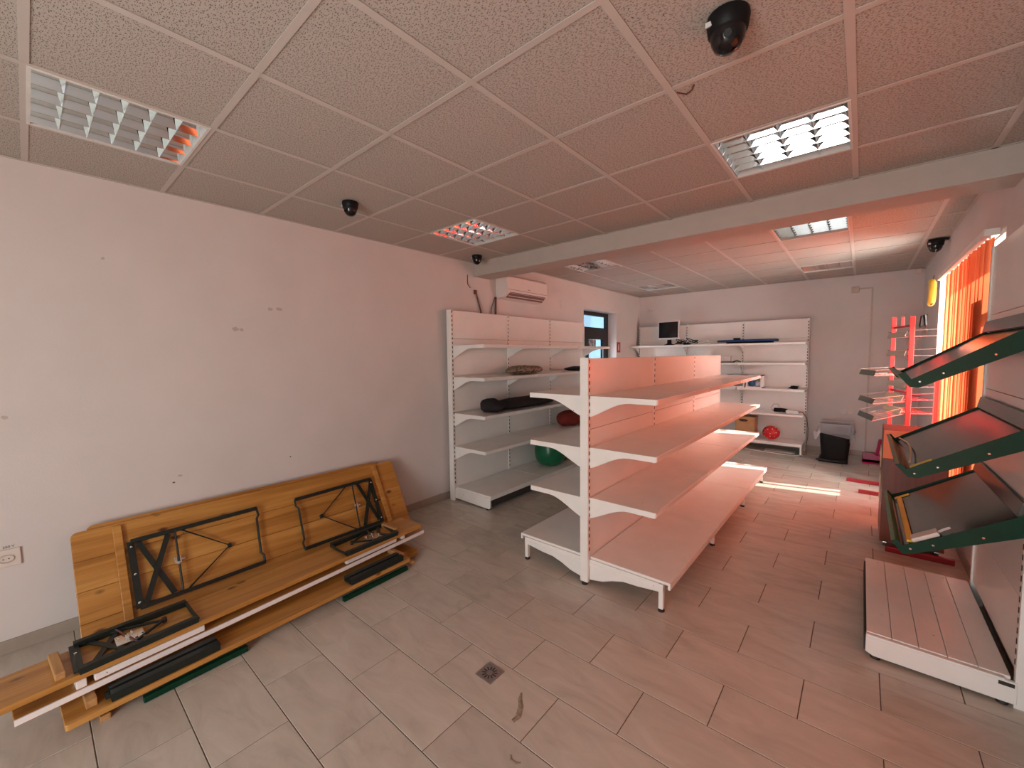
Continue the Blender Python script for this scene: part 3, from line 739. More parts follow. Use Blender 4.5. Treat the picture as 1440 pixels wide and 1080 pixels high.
def leg_frame(root, c, fl, flr, v, apex, X1, X2, rod, latch):
    """c = four corners (tl,tr,br,bl) of the tube frame on the table's underside"""
    z = .038
    fr = MB()
    P = lambda p, zz=z: (p[0], p[1], zz)
    fr.beam(P(c[0]), P(c[1]), .024, .024).beam(P(c[3]), P(c[2]), .024, .024)
    e0, e1 = (c[0], c[3]) if flr else (c[1], c[2])
    fr.beam(P(e0, .028), P(e1, .028), .034, .010)
    lf_ = fr.build('leg_frame', 'green_steel', root)
    for t in (.08, .5, .92):
        q = [e0[i]+(e1[i]-e0[i])*t for i in range(2)]
        MB().lathe([(.007, 0), (.007, .003), (.004, .005)], (q[0], q[1], .033), 8).build('screw', 'chrome', lf_)
    f0, f1 = (c[1], c[2]) if flr else (c[0], c[3]); sg = 1 if flr else -1
    mid = [(f0[0], f0[1]), (f0[0]+sg*.004, f0[1]-.05), (f0[0]-sg*.012, f0[1]-.075), (f1[0]-sg*.012, f1[1]+.075), (f1[0]+sg*.004, f1[1]+.05), (f1[0], f1[1])]
    MB().tube([P(p, .034) for p in mid], .008, 8).build('end_bar', 'green_steel', lf_, smooth=True)
    for q0, q1, zz in ((X1[0], X1[1], .026), (X2[0], X2[1], .033)):
        MB().beam(P(q0, zz), P(q1, zz), .030, .005).build('cross_brace', 'green_steel', lf_)
    MB().tube([P(v[0]), P(apex, .022), P(v[1])], .0055, 6).build('strut', 'green_steel', lf_, smooth=True)
    MB().box((apex[0]-.009, apex[1]-.014, .0), (apex[0]+.009, apex[1]+.014, .03)).build('strut_hinge', 'green_steel', lf_)
    MB().tube([P(rod[0], .044), P(rod[1], .044)], .006, 8).build('release_rod', 'green_steel', lf_, smooth=True)
    lt = MB().box((latch[0]-.018, latch[1]-.022, .030), (latch[0]+.016, latch[1]+.020, .036)).box((latch[0]-.010, latch[1]-.030, .036), (latch[0]+.004, latch[1]-.012, .052)).box((latch[0]-.024, latch[1]-.006, .036), (latch[0]-.012, latch[1]+.016, .050)).box((latch[0]+.010, latch[1]-.006, .034), (latch[0]+.034, latch[1]+.004, .042))
    lt.build('latch', 'chrome', lf_, bevel=.002)
leg_frame(t1, [(.25, .562), (.957, .567), (.936, .169), (.252, .157)], 0, True, [(.502, .555), (.493, .175)], (.752, .363),
          [(.285, .55), (.42, .177)], [(.432, .55), (.282, .172)], [(.467, .553), (.459, .175)], (.462, .369))
leg_frame(t1, [(1.233, .556), (1.905, .567), (1.903, .168), (1.218, .160)], 0, False, [(1.665, .558), (1.655, .175)], (1.409, .371),
          [(1.776, .558), (1.885, .19)], [(1.905, .548), (1.738, .178)], [(1.72, .558), (1.683, .175)], (1.712, .37))
leg_note = None

# ------------------------------------------------------------------ stack of benches
def lerp(a, b_, t): return tuple(a[i]+(b_[i]-a[i])*t for i in range(len(a)))
def bench(fl_, fr_, wd, z0, z1, label, rnd=.012, plank_name='seat'):
    """fl_, fr_: front corners (left, right) on plan; returns root and a frame function (s along, w towards the wall)"""
    d = Vector((fr_[0]-fl_[0], fr_[1]-fl_[1], 0)); L = d.length; d.normalize(); n_ = Vector((-d.y, d.x, 0))
    def P(s, w_, z): q = Vector((fl_[0], fl_[1], 0))+d*s+n_*w_; return (q.x, q.y, z)
    c = P(L/2, wd/2, 0)
    root = thing('bench', (c[0], c[1], z0), label, 'bench', 'stacked pine benches')
    b = MB(); ol = rounded(0, 0, L, wd, (rnd,)*4)
    k = len(ol); b.add([P(x, y, z) for z in (z0, z1) for x, y in ol], [tuple(range(k-1, -1, -1)), tuple(range(k, 2*k))]+[(i, (i+1) % k, (i+1) % k+k, i+k) for i in range(k)])
    b.build(plank_name, 'pine_y', root, bevel=.003)
    return root, P, L
def folded_leg(root, q, z, r=.014, detail=True, flip=False):
    """q = four plan corners (back-left, back-right, front-right, front-left)"""
    Z = lambda p, dz=0: (p[0], p[1], z+dz)
    f = MB().beam(Z(q[3]), Z(q[2]), r*2, r*2).beam(Z(q[0]), Z(q[1]), r*2, r*2)
    f.beam(Z(q[0], -.002), Z(q[3], -.002), .034, .008)
    lg = f.build('leg_frame', 'green_steel', root)
    MB().tube([Z(q[1]), Z(lerp(q[1], q[2], .5), -.006), Z(q[2])], .009, 8).build('end_bar', 'green_steel', lg, smooth=True)
    if detail:
        MB().lathe([(.006, 0), (.006, .003)], Z(lerp(q[0], q[3], .35), .002), 8).build('screw', 'chrome', lg)
        a0, a1 = (q[0], q[1]) if not flip else (q[1], q[0]); b0, b1 = (q[3], q[2]) if not flip else (q[2], q[3])
        ap = lerp(lerp(a0, a1, .74), lerp(b0, b1, .74), .42)
        MB().beam(Z(lerp(a0, a1, .25)), Z(ap), .012, .010).build('strut', 'green_steel', lg)
        MB().beam(Z(lerp(b0, b1, .30)), Z(ap, .002), .012, .010).build('strut', 'green_steel', lg)
        MB().lathe([(.012, -.012), (.012, .012)], Z(ap), 8).build('strut_hinge', 'rubber', lg)
        MB().beam(Z(lerp(a0, a1, .10), -.004), Z(lerp(b0, b1, .38), -.004), .026, .005).build('cross_brace', 'green_steel', lg)
        MB().beam(Z(lerp(b0, b1, .08), -.007), Z(lerp(a0, a1, .36), -.007), .026, .005).build('cross_brace', 'green_steel', lg)
        c = lerp(lerp(a0, a1, .40), lerp(b0, b1, .40), .55)
        lt = MB().box((c[0]-.05, c[1]-.045, z-.004), (c[0]+.046, c[1]+.065, z+.002))
        for dx, dy, s_ in ((0, 0, .016), (.03, .03, .011), (-.035, .02, .010), (.01, .055, .009), (-.02, -.035, .009)): lt.box((c[0]+dx-s_, c[1]+dy-s_*.5, z-.012), (c[0]+dx+s_, c[1]+dy+s_*.5, z+.012))
        lt.build('latch', 'chrome', lg, bevel=.002)
        MB().tube([Z(lerp(a0, a1, .33), .006), Z(lerp(b0, b1, .47), .006)], .005, 6).build('release_rod', 'dkwire', lg, smooth=True)
# lowest bench, on the floor
r0, P0, L0 = bench((-2.665, .02), (-2.752, 2.03), .235, .026, .050, 'lowest pine bench of the stack, its rounded right end poking out at the floor', .05)
for s in (.10, L0-.14):
    MB().add([P0(s+a, w_, z) for z in (0, .026) for a, w_ in ((0, -.06), (.035, -.06), (.035, .20), (0, .20))], [(3,2,1,0),(4,5,6,7),(0,1,5,4),(1,2,6,5),(2,3,7,6),(3,0,4,7)]).build('cleat', 'rough_wood', r0, bevel=.002)
for ya, yb in ((.27, .72), (1.30, 1.83)):
    f = MB().beam((-2.592-.035*ya, ya, .017), (-2.592-.035*yb, yb, .017), .03, .03).build('leg_frame', 'tray_side', r0, bevel=.004)
# second bench, upside down with its legs folded on top
r1, P1, L1 = bench((-2.578, .014), (-2.665, 1.872), .25, .050, .078, 'second pine bench from the floor, upside down with dark green folded legs')
folded_leg(r1, [P1(.15, .085, 0), P1(.58, .085, 0), P1(.58, .028, 0), P1(.15, .028, 0)], .099, .019, False)
folded_leg(r1, [P1(1.80, .085, 0), P1(1.36, .085, 0), P1(1.36, .028, 0), P1(1.80, .028, 0)], .099, .019, False)
for s in (.07, L1-.06):
    MB().add([P1(s+a, w_, z) for z in (.078, .112) for a, w_ in ((0, .05), (.038, .05), (.038, .22), (0, .22))], [(3,2,1,0),(4,5,6,7),(0,1,5,4),(1,2,6,5),(2,3,7,6),(3,0,4,7)]).build('cleat', 'rough_wood', r1, bevel=.002)
# third bench with the white painted edge
r2, P2, L2 = bench((-2.665, -.124), (-2.865, 2.155), .245, .122, .152, 'third pine bench from the floor with a white painted front edge')
MB().add([P2(a, w_, z) for z in (.1275, .1535) for a, w_ in ((0, -.004), (L2, -.004), (L2, .003), (0, .003))], [(3,2,1,0),(4,5,6,7),(0,1,5,4),(1,2,6,5),(2,3,7,6),(3,0,4,7)]).build('painted_edge', 'whitewood', r2)
def lump(P, s0, s1, w0, w1, z0, z1, nm, mt, root):
    MB().add([P(a, w_, z) for z in (z0, z1) for a, w_ in ((s0, w0), (s1, w0), (s1, w1), (s0, w1))], [(3,2,1,0),(4,5,6,7),(0,1,5,4),(1,2,6,5),(2,3,7,6),(3,0,4,7)]).build(nm, mt, root, bevel=.003)
lump(P2, .245, .68, .004, .034, .160, .192, 'side_rail', 'whitewood', r2)
lump(P2, 1.55, 2.00, .004, .034, .160, .192, 'side_rail', 'whitewood', r2)
lump(P2, .185, .220, .012, .20, .152, .192, 'cleat', 'whitewood', r2)
lump(P2, 2.06, 2.092, .012, .20, .152, .192, 'cleat', 'whitewood', r2)
lump(P2, .25, .65, .05, .20, .152, .170, 'leg_frame', 'green_steel', r2)
lump(P2, 1.57, 1.97, .05, .20, .152, .170, 'leg_frame', 'green_steel', r2)
# top bench, upside down
r3, P3, L3 = bench((-2.648, -.205), (-2.818, 2.10), .27, .206, .234, 'topmost pine bench of the stack, upside down with two folded leg frames')
for s, w0, w1 in ((.205, .045, .275), (2.075, .07, .285)): lump(P3, s, s+.034, w0-.02, w1-.03, .234, .266, 'cleat', 'rough_wood', r3)
folded_leg(r3, [(-2.933, .067), (-2.945, .516), (-2.712, .522), (-2.668, .072)], .252, .015)
folded_leg(r3, [(-3.045, 1.870), (-3.000, 1.404), (-2.780, 1.407), (-2.800, 1.845)], .252, .015)

# ------------------------------------------------------------------ cabinet and red wire stand by the window
cb = thing('counter_cabinet', (.40, 4.85, 0), 'dark brown wooden cabinet on castors behind the tray display', 'cabinet')
MB().box((.165, 4.60, .06), (.545, 5.10, .99)).build('body', 'brown', cb, bevel=.003)
MB().box((.160, 4.585, .77), (.55, 4.60, 1.005)).build('sunlit_top', 'orange', cb, bevel=.002)  # orange sunlight on the cabinet's upper face, painted as a coloured panel
MB().box((.165, 4.588, .06), (.545, 4.60, .768)).build('front_panel', 'brown', cb, bevel=.002)
for y in (4.68, 5.02):
    for x in (.20, .51):
        w_ = MB().tube([(x-.012, y, .028), (x+.012, y, .028)], .028, 12).build('castor', 'steel', cb, smooth=True)
        MB().box((x-.018, y-.012, .04), (x+.018, y+.012, .06)).build('castor_fork', 'steel', w_)
b = MB().box((.20, 4.53, .0), (.60, 4.565, .045)); single(b, 'floor_bar', 'dkred', 'dark red bar on the floor in front of the brown cabinet', 'bar', bevel=.003)
for k, (z0, z1, y) in enumerate(((.62, .80, 5.02), (.33, .58, 4.92))):
    MB().box((.157, y-.10, z0), (.163, y+.04, z1)).build('card_sheet', 'cream', cb)

rs = thing('wire_display_stand', (.33, 6.48, 0), 'red two-post stand with wire baskets and label plates by the window', 'display stand')
pa, pb = Vector((.276, 6.73, 0)), Vector((.403, 6.25, 0)); dv = (pb-pa).normalized(); pv = Vector((-dv.y, dv.x, 0))   # pv: away from the wall
if pv.x > 0: pv = -pv
for p, zt in ((pa, 2.065), (pb, 2.035)): MB().beam((p.x, p.y, .02), (p.x, p.y, zt), .042, .042, (1, 0, 0)).build('post', 'red', rs, bevel=.003)
mid = (pa+pb)/2
MB().beam((mid.x, mid.y+.03, 1.93), (mid.x, mid.y+.03, 2.05), .03, .03, (1, 0, 0)).build('post_stub', 'red', rs, bevel=.003)
for z in (1.935, 1.2, .35): MB().beam((pa.x, pa.y, z), (pb.x, pb.y, z), .018, .022).build('crossbar', 'dkred', rs)
for p, q in ((pa, (-.10, 6.756)), (pb, (.02, 6.254))): MB().beam((p.x+.25, p.y+(p.y-q[1])*.3, .022), (q[0], q[1], .022), .040, .040).build('foot_bar', 'dkred', rs, bevel=.003)
def basket(out, z, slope, mat, depth, pl_mat, n=5, y_in=(.0, 1.0), back=0):
    """tray of wires reaching from the posts along 'out', sloping; label plate along its front"""
    a, b_ = pa.lerp(pb, y_in[0]), pa.lerp(pb, y_in[1]); up3 = Vector((0, 0, 1))
    o = Vector(out)
    A0, B0 = a+up3*z-o*back, b_+up3*z-o*back
    A1, B1 = A0+o*depth+up3*slope*depth, B0+o*depth+up3*slope*depth
    w_ = MB().tube([A0, A1, B1, B0], .0045, 6, True)
    bs = w_.build('basket_rim', mat, rs, smooth=True)
    w2 = MB()
    for i in range(1, n): w2.tube([A0.lerp(B0, i/n), A1.lerp(B1, i/n)], .0022, 5)
    for i in range(1, 5): w2.tube([A0.lerp(A1, i/5), B0.lerp(B1, i/5)], .0022, 5)
    w2.build('wires', mat, bs, kind='stuff')
    up_ = up3*.07
    MB().tube([A0+up_, A1+up_*.9], .003, 5).build('side_wire', mat, bs); MB().tube([B0+up_, B1+up_*.9], .003, 5).build('side_wire', mat, bs)
    n2 = (o*.5-up3*.1)
    m_ = MB(); q0, q1 = A1+o*.004, B1+o*.004; h_ = up3*.058+o*(-.02)
    m_.add([q0, q1, q1+h_, q0+h_, q0+o*.006, q1+o*.006, q1+h_+o*.006, q0+h_+o*.006], [(0,1,2,3),(7,6,5,4),(0,4,5,1),(1,5,6,2),(2,6,7,3),(3,7,4,0)])
    m_.build('label_plate', pl_mat, bs)
for z, sl_, mt in ((1.40, -.05, 'wire'), (1.11, -.15, 'wire'), (.98, -.35, 'wire')): basket(pv, z, sl_, mt, .30, 'label')
for z, sl_, mt, pm, fw_ in ((1.82, .0, 'dkwire', 'grey_label', .05), (1.61, .0, 'dkwire', 'grey_label', .05), (1.27, -.05, 'dkwire', 'grey_label', .03), (1.13, -.06, 'dkred', 'cream', .05), (.98, -.05, 'red', 'cream', .06)):
    basket(pv, z, sl_, mt, .20+fw_, pm, back=.20)
# small clip on the stand top
b = MB().tube([(.46, 6.2, 1.92), (.47, 6.2, 2.03), (.49, 6.2, 2.04), (.50, 6.2, 1.93)], .012, 8); b.box((.455, 6.185, 1.905), (.505, 6.215, 1.93)); b.build('clip', 'black', rs)

# ------------------------------------------------------------------ things on the left wall shelving
b = MB().blob((-3.28, 4.10, 1.428+.052), (.15, .33, .055), 22, 10, .06, 3, -.050); single(b, 'folded_cloth', 'patterned', 'patterned brown cloth lying on the second shelf of the left wall shelving', 'cloth', smooth=True)
b = MB().blob((-3.28, 5.36, 1.428+.030), (.13, .26, .034), 18, 8, .06, 5, -.028); single(b, 'folded_cloth', 'cloth_black', 'dark folded cloth on the second shelf behind the gondola top', 'cloth', smooth=True)
bl = thing('clothes_bundle', (-3.27, 4.05, 1.016), 'long black folded cloth bundle on the third shelf of the left wall shelving', 'cloth')
MB().blob((-3.27, 4.12, 1.014+.062), (.17, .72, .066), 26, 12, .05, 8, -.060).build('bundle', 'cloth_black', bl, smooth=True)
MB().blob((-3.25, 3.45, 1.014+.075), (.16, .12, .080), 18, 10, .07, 9, -.073).build('rolled_end', 'cloth_black', bl, smooth=True)
b = MB().blob((-3.28, 5.15, .632+.10), (.17, .24, .11), 20, 10, .07, 11, -.10); single(b, 'fabric_bag', 'red_cloth', 'dark red fabric bag on the fourth shelf of the left wall shelving', 'bag', smooth=True)
b = MB().blob((-3.24, 5.62, .632+.075), (.16, .19, .085), 20, 10, .09, 12, -.073); single(b, 'bag', 'cloth_black', 'grey black bundle beside the red bag on the fourth shelf', 'bag', smooth=True)
gt = thing('plastic_tub', (-3.25, 4.62, .156), 'round green plastic tub on the bottom deck of the left wall shelving', 'tub')
MB().lathe([(.10, 0), (.165, .03), (.205, .10), (.215, .20), (.20, .30), (.185, .30), (.19, .2), (.09, .02)], (-3.25, 4.62, .156), 24).build('tub', 'green_plastic', gt, smooth=True)
MB().tube([(-3.25+.21*math.cos(t*PI/8), 4.62+.21*math.sin(t*PI/8), .452) for t in range(16)], .010, 6, True).build('rim', 'black', gt, smooth=True)
nb = MB().blob((-3.22, 5.02, .156+.13), (.17, .15, .135), 18, 10, .06, 15, -.128); single(nb, 'net_sack', 'net', 'tan net sack beside the green tub on the bottom deck', 'sack', smooth=True)

# ------------------------------------------------------------------ things on the back wall shelving
zt = 1.827
mo = thing('computer_monitor', (-2.89, 8.15, zt), 'flat computer monitor with silver bezel on top of the back shelving', 'monitor')
mz = zt+.11
MB().box((-3.10, 8.13, mz), (-2.69, 8.16, mz+.36)).build('casing', 'silver', mo, bevel=.006)
MB().box((-3.08, 8.127, mz+.035), (-2.715, 8.131, mz+.34)).build('screen', 'screen', mo)
MB().box((-2.93, 8.16, mz-.07), (-2.85, 8.185, mz+.12)).build('neck', 'black', mo, bevel=.004)
MB().lathe([(.10, 0), (.10, .012), (.05, .03), (.035, .05)], (-2.89, 8.17, zt), 18).build('foot', 'black', mo, smooth=True)
cab = MB(); rnd = random.Random(4)
for k in range(6):
    c = Vector((-2.58+rnd.uniform(-.12, .14), 8.13+rnd.uniform(-.06, .06), zt+.012)); R = rnd.uniform(.05, .09)
    cab.tube([c+Vector((R*1.3*math.cos(t*PI/7), R*.5*math.sin(t*PI/7), .012+.055*(1+math.sin(t*PI/7+k))*(.3+.12*k))) for t in range(14)], .007, 6, True)
cab.box((-2.60, 8.10, zt), (-2.49, 8.16, zt+.035))
single(cab, 'cable_bundle', 'black', 'tangle of black cables beside the monitor on the back shelving', 'cables', smooth=True)
hb = MB().tube([(-2.34, 8.12, zt+.02), (-2.26, 8.12, zt+.04), (-2.20, 8.12, zt+.06), (-2.16, 8.12, zt+.05)], .02, 8).box((-2.26, 8.10, zt), (-2.13, 8.16, zt+.03)).tube([(-2.27, 8.12, zt+.05), (-2.27, 8.12, zt+.12)], .008, 6)
single(hb, 'hand_tool', 'paper', 'small pale hand tool on top of the back shelving between cables and blue board', 'tool')
ib = thing('ironing_board', (-1.55, 8.12, zt), 'folded blue ironing board lying on top of the back shelving', 'ironing board')
ol = [(-2.02, 8.13), (-1.98, 8.08), (-1.85, 8.03), (-1.6, 8.0), (-1.12, 8.0), (-1.08, 8.03), (-1.08, 8.22), (-1.12, 8.25), (-1.6, 8.25), (-1.85, 8.22), (-1.98, 8.18)]
MB().prism(ol, 2, zt+.028, zt+.065).build('board', 'blue', ib, bevel=.012)
MB().tube([(-1.85, 8.06, zt+.014), (-1.15, 8.06, zt+.014)], .012, 8).tube([(-1.85, 8.2, zt+.014), (-1.15, 8.2, zt+.014)], .012, 8).build('folded_legs', 'black', ib, smooth=True)
MB().box((-1.74, 8.06, zt+.065), (-1.64, 8.14, zt+.098)).build('iron_rest', 'black', ib, bevel=.006)
# second level
b = MB().box((-2.36, 8.02, 1.496), (-2.10, 8.22, 1.70)); single(b, 'white_box', 'paper', 'pale box on the second back shelf showing above the gondola', 'box', bevel=.004)
cbx = thing('plastic_box', (-1.86, 8.12, 1.496), 'grey clear plastic box on the second back shelf', 'box')
MB().box((-1.94, 8.05, 1.496), (-1.78, 8.2, 1.585)).build('box', 'silver', cbx, bevel=.006); MB().box((-1.95, 8.04, 1.585), (-1.77, 8.21, 1.60)).build('lid', 'paper', cbx, bevel=.003)
b = MB().box((-1.98, 7.98, 1.496), (-1.70, 8.03, 1.512)).tube([(-1.72, 8.0, 1.505), (-1.66, 8.0, 1.535), (-1.60, 8.0, 1.505)], .008, 6); single(b, 'charger', 'black', 'black charger with cable on the second back shelf edge', 'charger')
# white crates with yarn on the third level
for k, xa in enumerate((-2.03, -1.77, -1.51)):
    z = 1.066; xb = xa+.235; ya, yb = 7.985, 8.28; h = .215
    cr = thing('open_crate', ((xa+xb)/2, 8.13, z), ('open white crate at the left of three on the third back shelf', 'open white crate in the middle of three on the third back shelf', 'open white crate at the right of three on the third back shelf')[k], 'crate', 'white crates on the back shelf')
    f = MB().box((xa, ya, z), (xb, yb, z+.014)).box((xa, ya, z+h-.012), (xb, yb, z+h)).box((xa, ya, z), (xa+.02, yb, z+h)).box((xb-.02, ya, z), (xb, yb, z+h)).box((xa, yb-.01, z), (xb, yb, z+h))
    f.build('body', 'white', cr); MB().box((xa-.004, ya-.006, z), (xb+.004, ya, z+.022)).build('front_rail', 'panel', cr)
    if k == 2: MB().box((xb+.001, ya, z+.02), (xb+.03, ya+.16, z+h-.01)).build('side_handle', 'white', cr, bevel=.006)
    single(MB().blob((xa+.075, 8.07, z+.074), (.055, .055, .058), 14, 10, .03, k), 'yarn_ball', 'yarn', ('blue yarn ball in the left white crate', 'blue yarn ball in the middle white crate', 'blue yarn ball beside a white one in the right white crate')[k], 'yarn', smooth=True)
    if k == 2: single(MB().blob((xa+.168, 8.07, z+.066), (.042, .05, .05), 14, 10, .03, 9), 'yarn_ball', 'yarn_w', 'white yarn ball in the right white crate', 'yarn', smooth=True)
b = MB().blob((-.83, 8.08, 1.066+.022), (.06, .04, .028), 12, 8, .12, 21, -.022).tube([(-.88, 8.08, 1.08), (-.86, 8.08, 1.12)], .006, 6).tube([(-.80, 8.07, 1.08), (-.77, 8.07, 1.115)], .006, 6)
single(b, 'clip', 'black', 'small black clip alone at the right end of the third back shelf', 'clip')
# fourth level: grey handheld machine with its cable
vac = thing('handheld_machine', (-.93, 8.1, .656), 'grey and black handheld machine lying on the fourth back shelf', 'appliance')
MB().tube([(-1.10, 8.12, .70), (-1.00, 8.10, .705), (-.92, 8.08, .70)], .034, 12).build('body', 'black', vac, smooth=True)
MB().box((-.93, 8.03, .657), (-.75, 8.11, .715)).build('nozzle', 'silver', vac, bevel=.012)
MB().tube([(-1.12, 8.14, .68), (-1.16, 8.16, .73), (-1.12, 8.18, .79), (-1.06, 8.18, .79), (-1.04, 8.16, .74)], .016, 8).build('hose', 'silver', vac, smooth=True)
MB().tube([(-.76, 8.1, .685), (-.70, 8.02, .70), (-.64, 7.99, .62), (-.62, 8.0, .45), (-.62, 8.02, .30), (-.64, 8.0, .15), (-.63, 8.03, .02), (-.72, 8.05, .012)], .006, 6).build('cord', 'cable', vac, smooth=True)
# bottom deck: carton and red dotted ball
cbm = thing('cardboard_box', (-1.51, 8.1, .191), 'brown cardboard box on the bottom deck of the back shelving', 'box')
MB().box((-1.66, 7.97, .191), (-1.36, 8.25, .56)).build('box', 'card', cbm, bevel=.004)
MB().box((-1.662, 7.966, .545), (-1.358, 8.11, .562)).build('flap', 'card', cbm); MB().box((-1.662, 8.112, .545), (-1.358, 8.254, .562)).build('flap', 'card', cbm)
MB().prism([(-1.53+.07*math.cos(t*PI/8), .50+.022*math.sin(t*PI/8)) for t in range(16)], 1, 7.968, 7.971).build('printed_mark', 'cardmark', cbm)
sb = thing('round_cushion', (-1.13, 8.08, .191), 'round red cushion with pale dots on the bottom deck of the back shelving', 'cushion')
MB().blob((-1.13, 8.08, .194+.118), (.130, .10, .115), 20, 14, .01, 31).build('cushion', 'strawberry', sb, smooth=True)
b = MB()
for k in range(3): b.box((-1.22+k*.05, 8.02-k*.03, .001+k*.008), (-.86+k*.04, 8.22-k*.03, .008+k*.008))
single(b, 'paper_stack', 'paper', 'loose flat papers on the floor under the back shelving', 'papers')
b = MB().tube([(-1.5, 8.0, .008), (-1.2, 7.9, .008), (-.9, 7.88, .008), (-.75, 7.9, .008), (-.68, 8.0, .008)], .007, 6); single(b, 'floor_cable', 'paper', 'pale cable lying on the floor before the back shelving', 'cable', smooth=True)

# bin with clear bag
bn = thing('rubbish_bin', (-.26, 7.93, 0), 'black rubbish bin with a clear bag folded over its rim by the back wall', 'bin')
bx_, by_ = -.27, 7.92
def loop(w_, d_, z, r=.06, wob=0, seed=0):
    rr = random.Random(seed); out = []
    for i, (x, y) in enumerate(rounded(-w_/2, -d_/2, w_/2, d_/2, (r,)*4)): k = 1+rr.uniform(-wob, wob); out.append((bx_+x*k, by_+y*k, z))
    return out
def loft(loops, cap0=True, cap1=True):
    n = len(loops[0]); b = MB(); vs = [p for l in loops for p in l]
    fs = [(i*n+j, i*n+(j+1) % n, (i+1)*n+(j+1) % n, (i+1)*n+j) for i in range(len(loops)-1) for j in range(n)]
    if cap0: fs.append(tuple(range(n-1, -1, -1)))
    if cap1: fs.append(tuple(range((len(loops)-1)*n, len(loops)*n)))
    return b.add(vs, fs)
loft([loop(.31, .30, .02), loop(.36, .35, .30), loop(.385, .37, .56), loop(.36, .345, .56), loop(.33, .32, .20)]).build('body', 'black', bn, smooth=True)
MB().box((bx_-.19, by_-.19, .0), (bx_+.16, by_+.13, .05)).build('foot_base', 'black', bn, bevel=.012)
MB().box((bx_-.22, by_-.21, .02), (bx_+.05, by_-.17, .045)).build('pedal', 'rubber', bn, bevel=.006)
sk = []
rr = random.Random(3)
for w_, d_, z, wob in ((.30, .29, .50, 0), (.37, .355, .575, .01), (.40, .385, .585, .02), (.42, .40, .52, .05), (.44, .42, .44, .08), (.47, .44, .36, .12)):
    l = loop(w_, d_, z, .06, wob, int(z*100)); 
    if z < .4: l = [(x, y, zz+.16*(math.sin(i*1.9)*.5+.2)) for i, (x, y, zz) in enumerate(l)]
    sk.append(l)
loft(sk, False, False).build('bag', 'bag', bn, smooth=True)
# magenta dustpan
dp = thing('dustpan', (.20, 8.12, 0), 'magenta plastic dustpan on the floor beyond the red stand', 'dustpan')
MB().add([(.06, 8.0, .0), (.36, 8.0, .0), (.36, 8.3, .0), (.06, 8.3, .0), (.05, 7.99, .025), (.37, 7.99, .025), (.37, 8.31, .10), (.05, 8.31, .10)], [(3,2,1,0),(0,1,5,4),(1,2,6,5),(2,3,7,6),(3,0,4,7)]).build('pan', 'magenta', dp)
MB().tube([(.22, 8.30, .08), (.24, 8.40, .18), (.26, 8.46, .30)], .022, 8).build('handle', 'magenta', dp, smooth=True)

# ------------------------------------------------------------------ air conditioner, cables and small wall things
ac = thing('air_conditioner', (XL+.1, 4.5, 2.4), 'white split air conditioner on the left wall below the beam', 'air conditioner')
y0, y1 = 4.00, 4.87
prof = [(XL, 2.40), (XL, 2.70), (XL+.15, 2.70), (XL+.195, 2.67), (XL+.205, 2.47), (XL+.13, 2.415)]
MB().prism(prof, 1, y0, y1).build('casing', 'ac', ac, bevel=.008)
MB().prism([(XL+.198, 2.465), (XL+.208, 2.475), (XL+.140, 2.408), (XL+.128, 2.412)], 1, y0+.05, y1-.05).build('outlet', 'ac_dark', ac)
MB().box((XL+.16, y0+.06, 2.428), (XL+.178, y1-.06, 2.433)).build('air_flap', 'ac', ac)
MB().box((XL+.204, y0+.02, 2.505), (XL+.2065, y1-.02, 2.509)).build('panel_seam', 'ac_dark', ac)
MB().box((XL+.04, y0+.06, 2.7002), (XL+.13, y1-.06, 2.703)).build('intake_grille', 'ac_dark', ac)
MB().box((XL+.2055, 4.42, 2.53), (XL+.2068, 4.47, 2.542)).build('badge', 'grey_label', ac)
pp = MB().tube([(XL+.02, 3.98, 2.42), (XL+.02, 3.975, 2.3), (XL+.02, 3.97, 2.15)], .012, 8).tube([(XL+.015, 3.97, 2.42), (XL+.015, 3.90, 2.28), (XL+.015, 3.88, 2.15)], .005, 6)
single(pp, 'pipe_run', 'cable', 'dark pipe and wire running down from the air conditioner', 'pipe', smooth=True)
b = MB().tube([(XL+.012, 3.62, 2.46), (XL+.014, 3.64, 2.40), (XL+.02, 3.70, 2.22), (XL+.02, 3.71, 2.12)], .009, 6).box((XL, 3.60, 2.42), (XL+.02, 3.64, 2.47))
single(b, 'wall_cable', 'cable', 'loose brown cable hanging from the left wall below the beam end', 'cable')
b = MB().tube([(XL+.006, 3.50, 2.64), (XL+.006, 3.495, 2.56), (XL+.006, 3.50, 2.52), (XL+.006, 3.54, 2.49)], .004, 6)
single(b, 'thin_wire', 'cable', 'thin wire stuck to the left wall beside the beam end', 'wire')
MB().box((XL, 5.50, 2.40), (XL+.008, 5.62, 2.52)).build('cover_plate', 'wall', wl, bevel=.002)
fs_ = thing('fire_sign', (XL+.004, 7.54, 1.72), 'small red fire extinguisher sign beside the rear door', 'sign')
MB().box((XL, 7.48, 1.70), (XL+.006, 7.62, 1.90)).build('plate', 'sign_red', fs_)
MB().prism([(7.525, 1.74), (7.565, 1.74), (7.565, 1.82), (7.555, 1.84), (7.575, 1.86), (7.54, 1.86), (7.535, 1.84), (7.525, 1.82)], 0, XL+.006, XL+.008).build('symbol', 'sign_white', fs_)
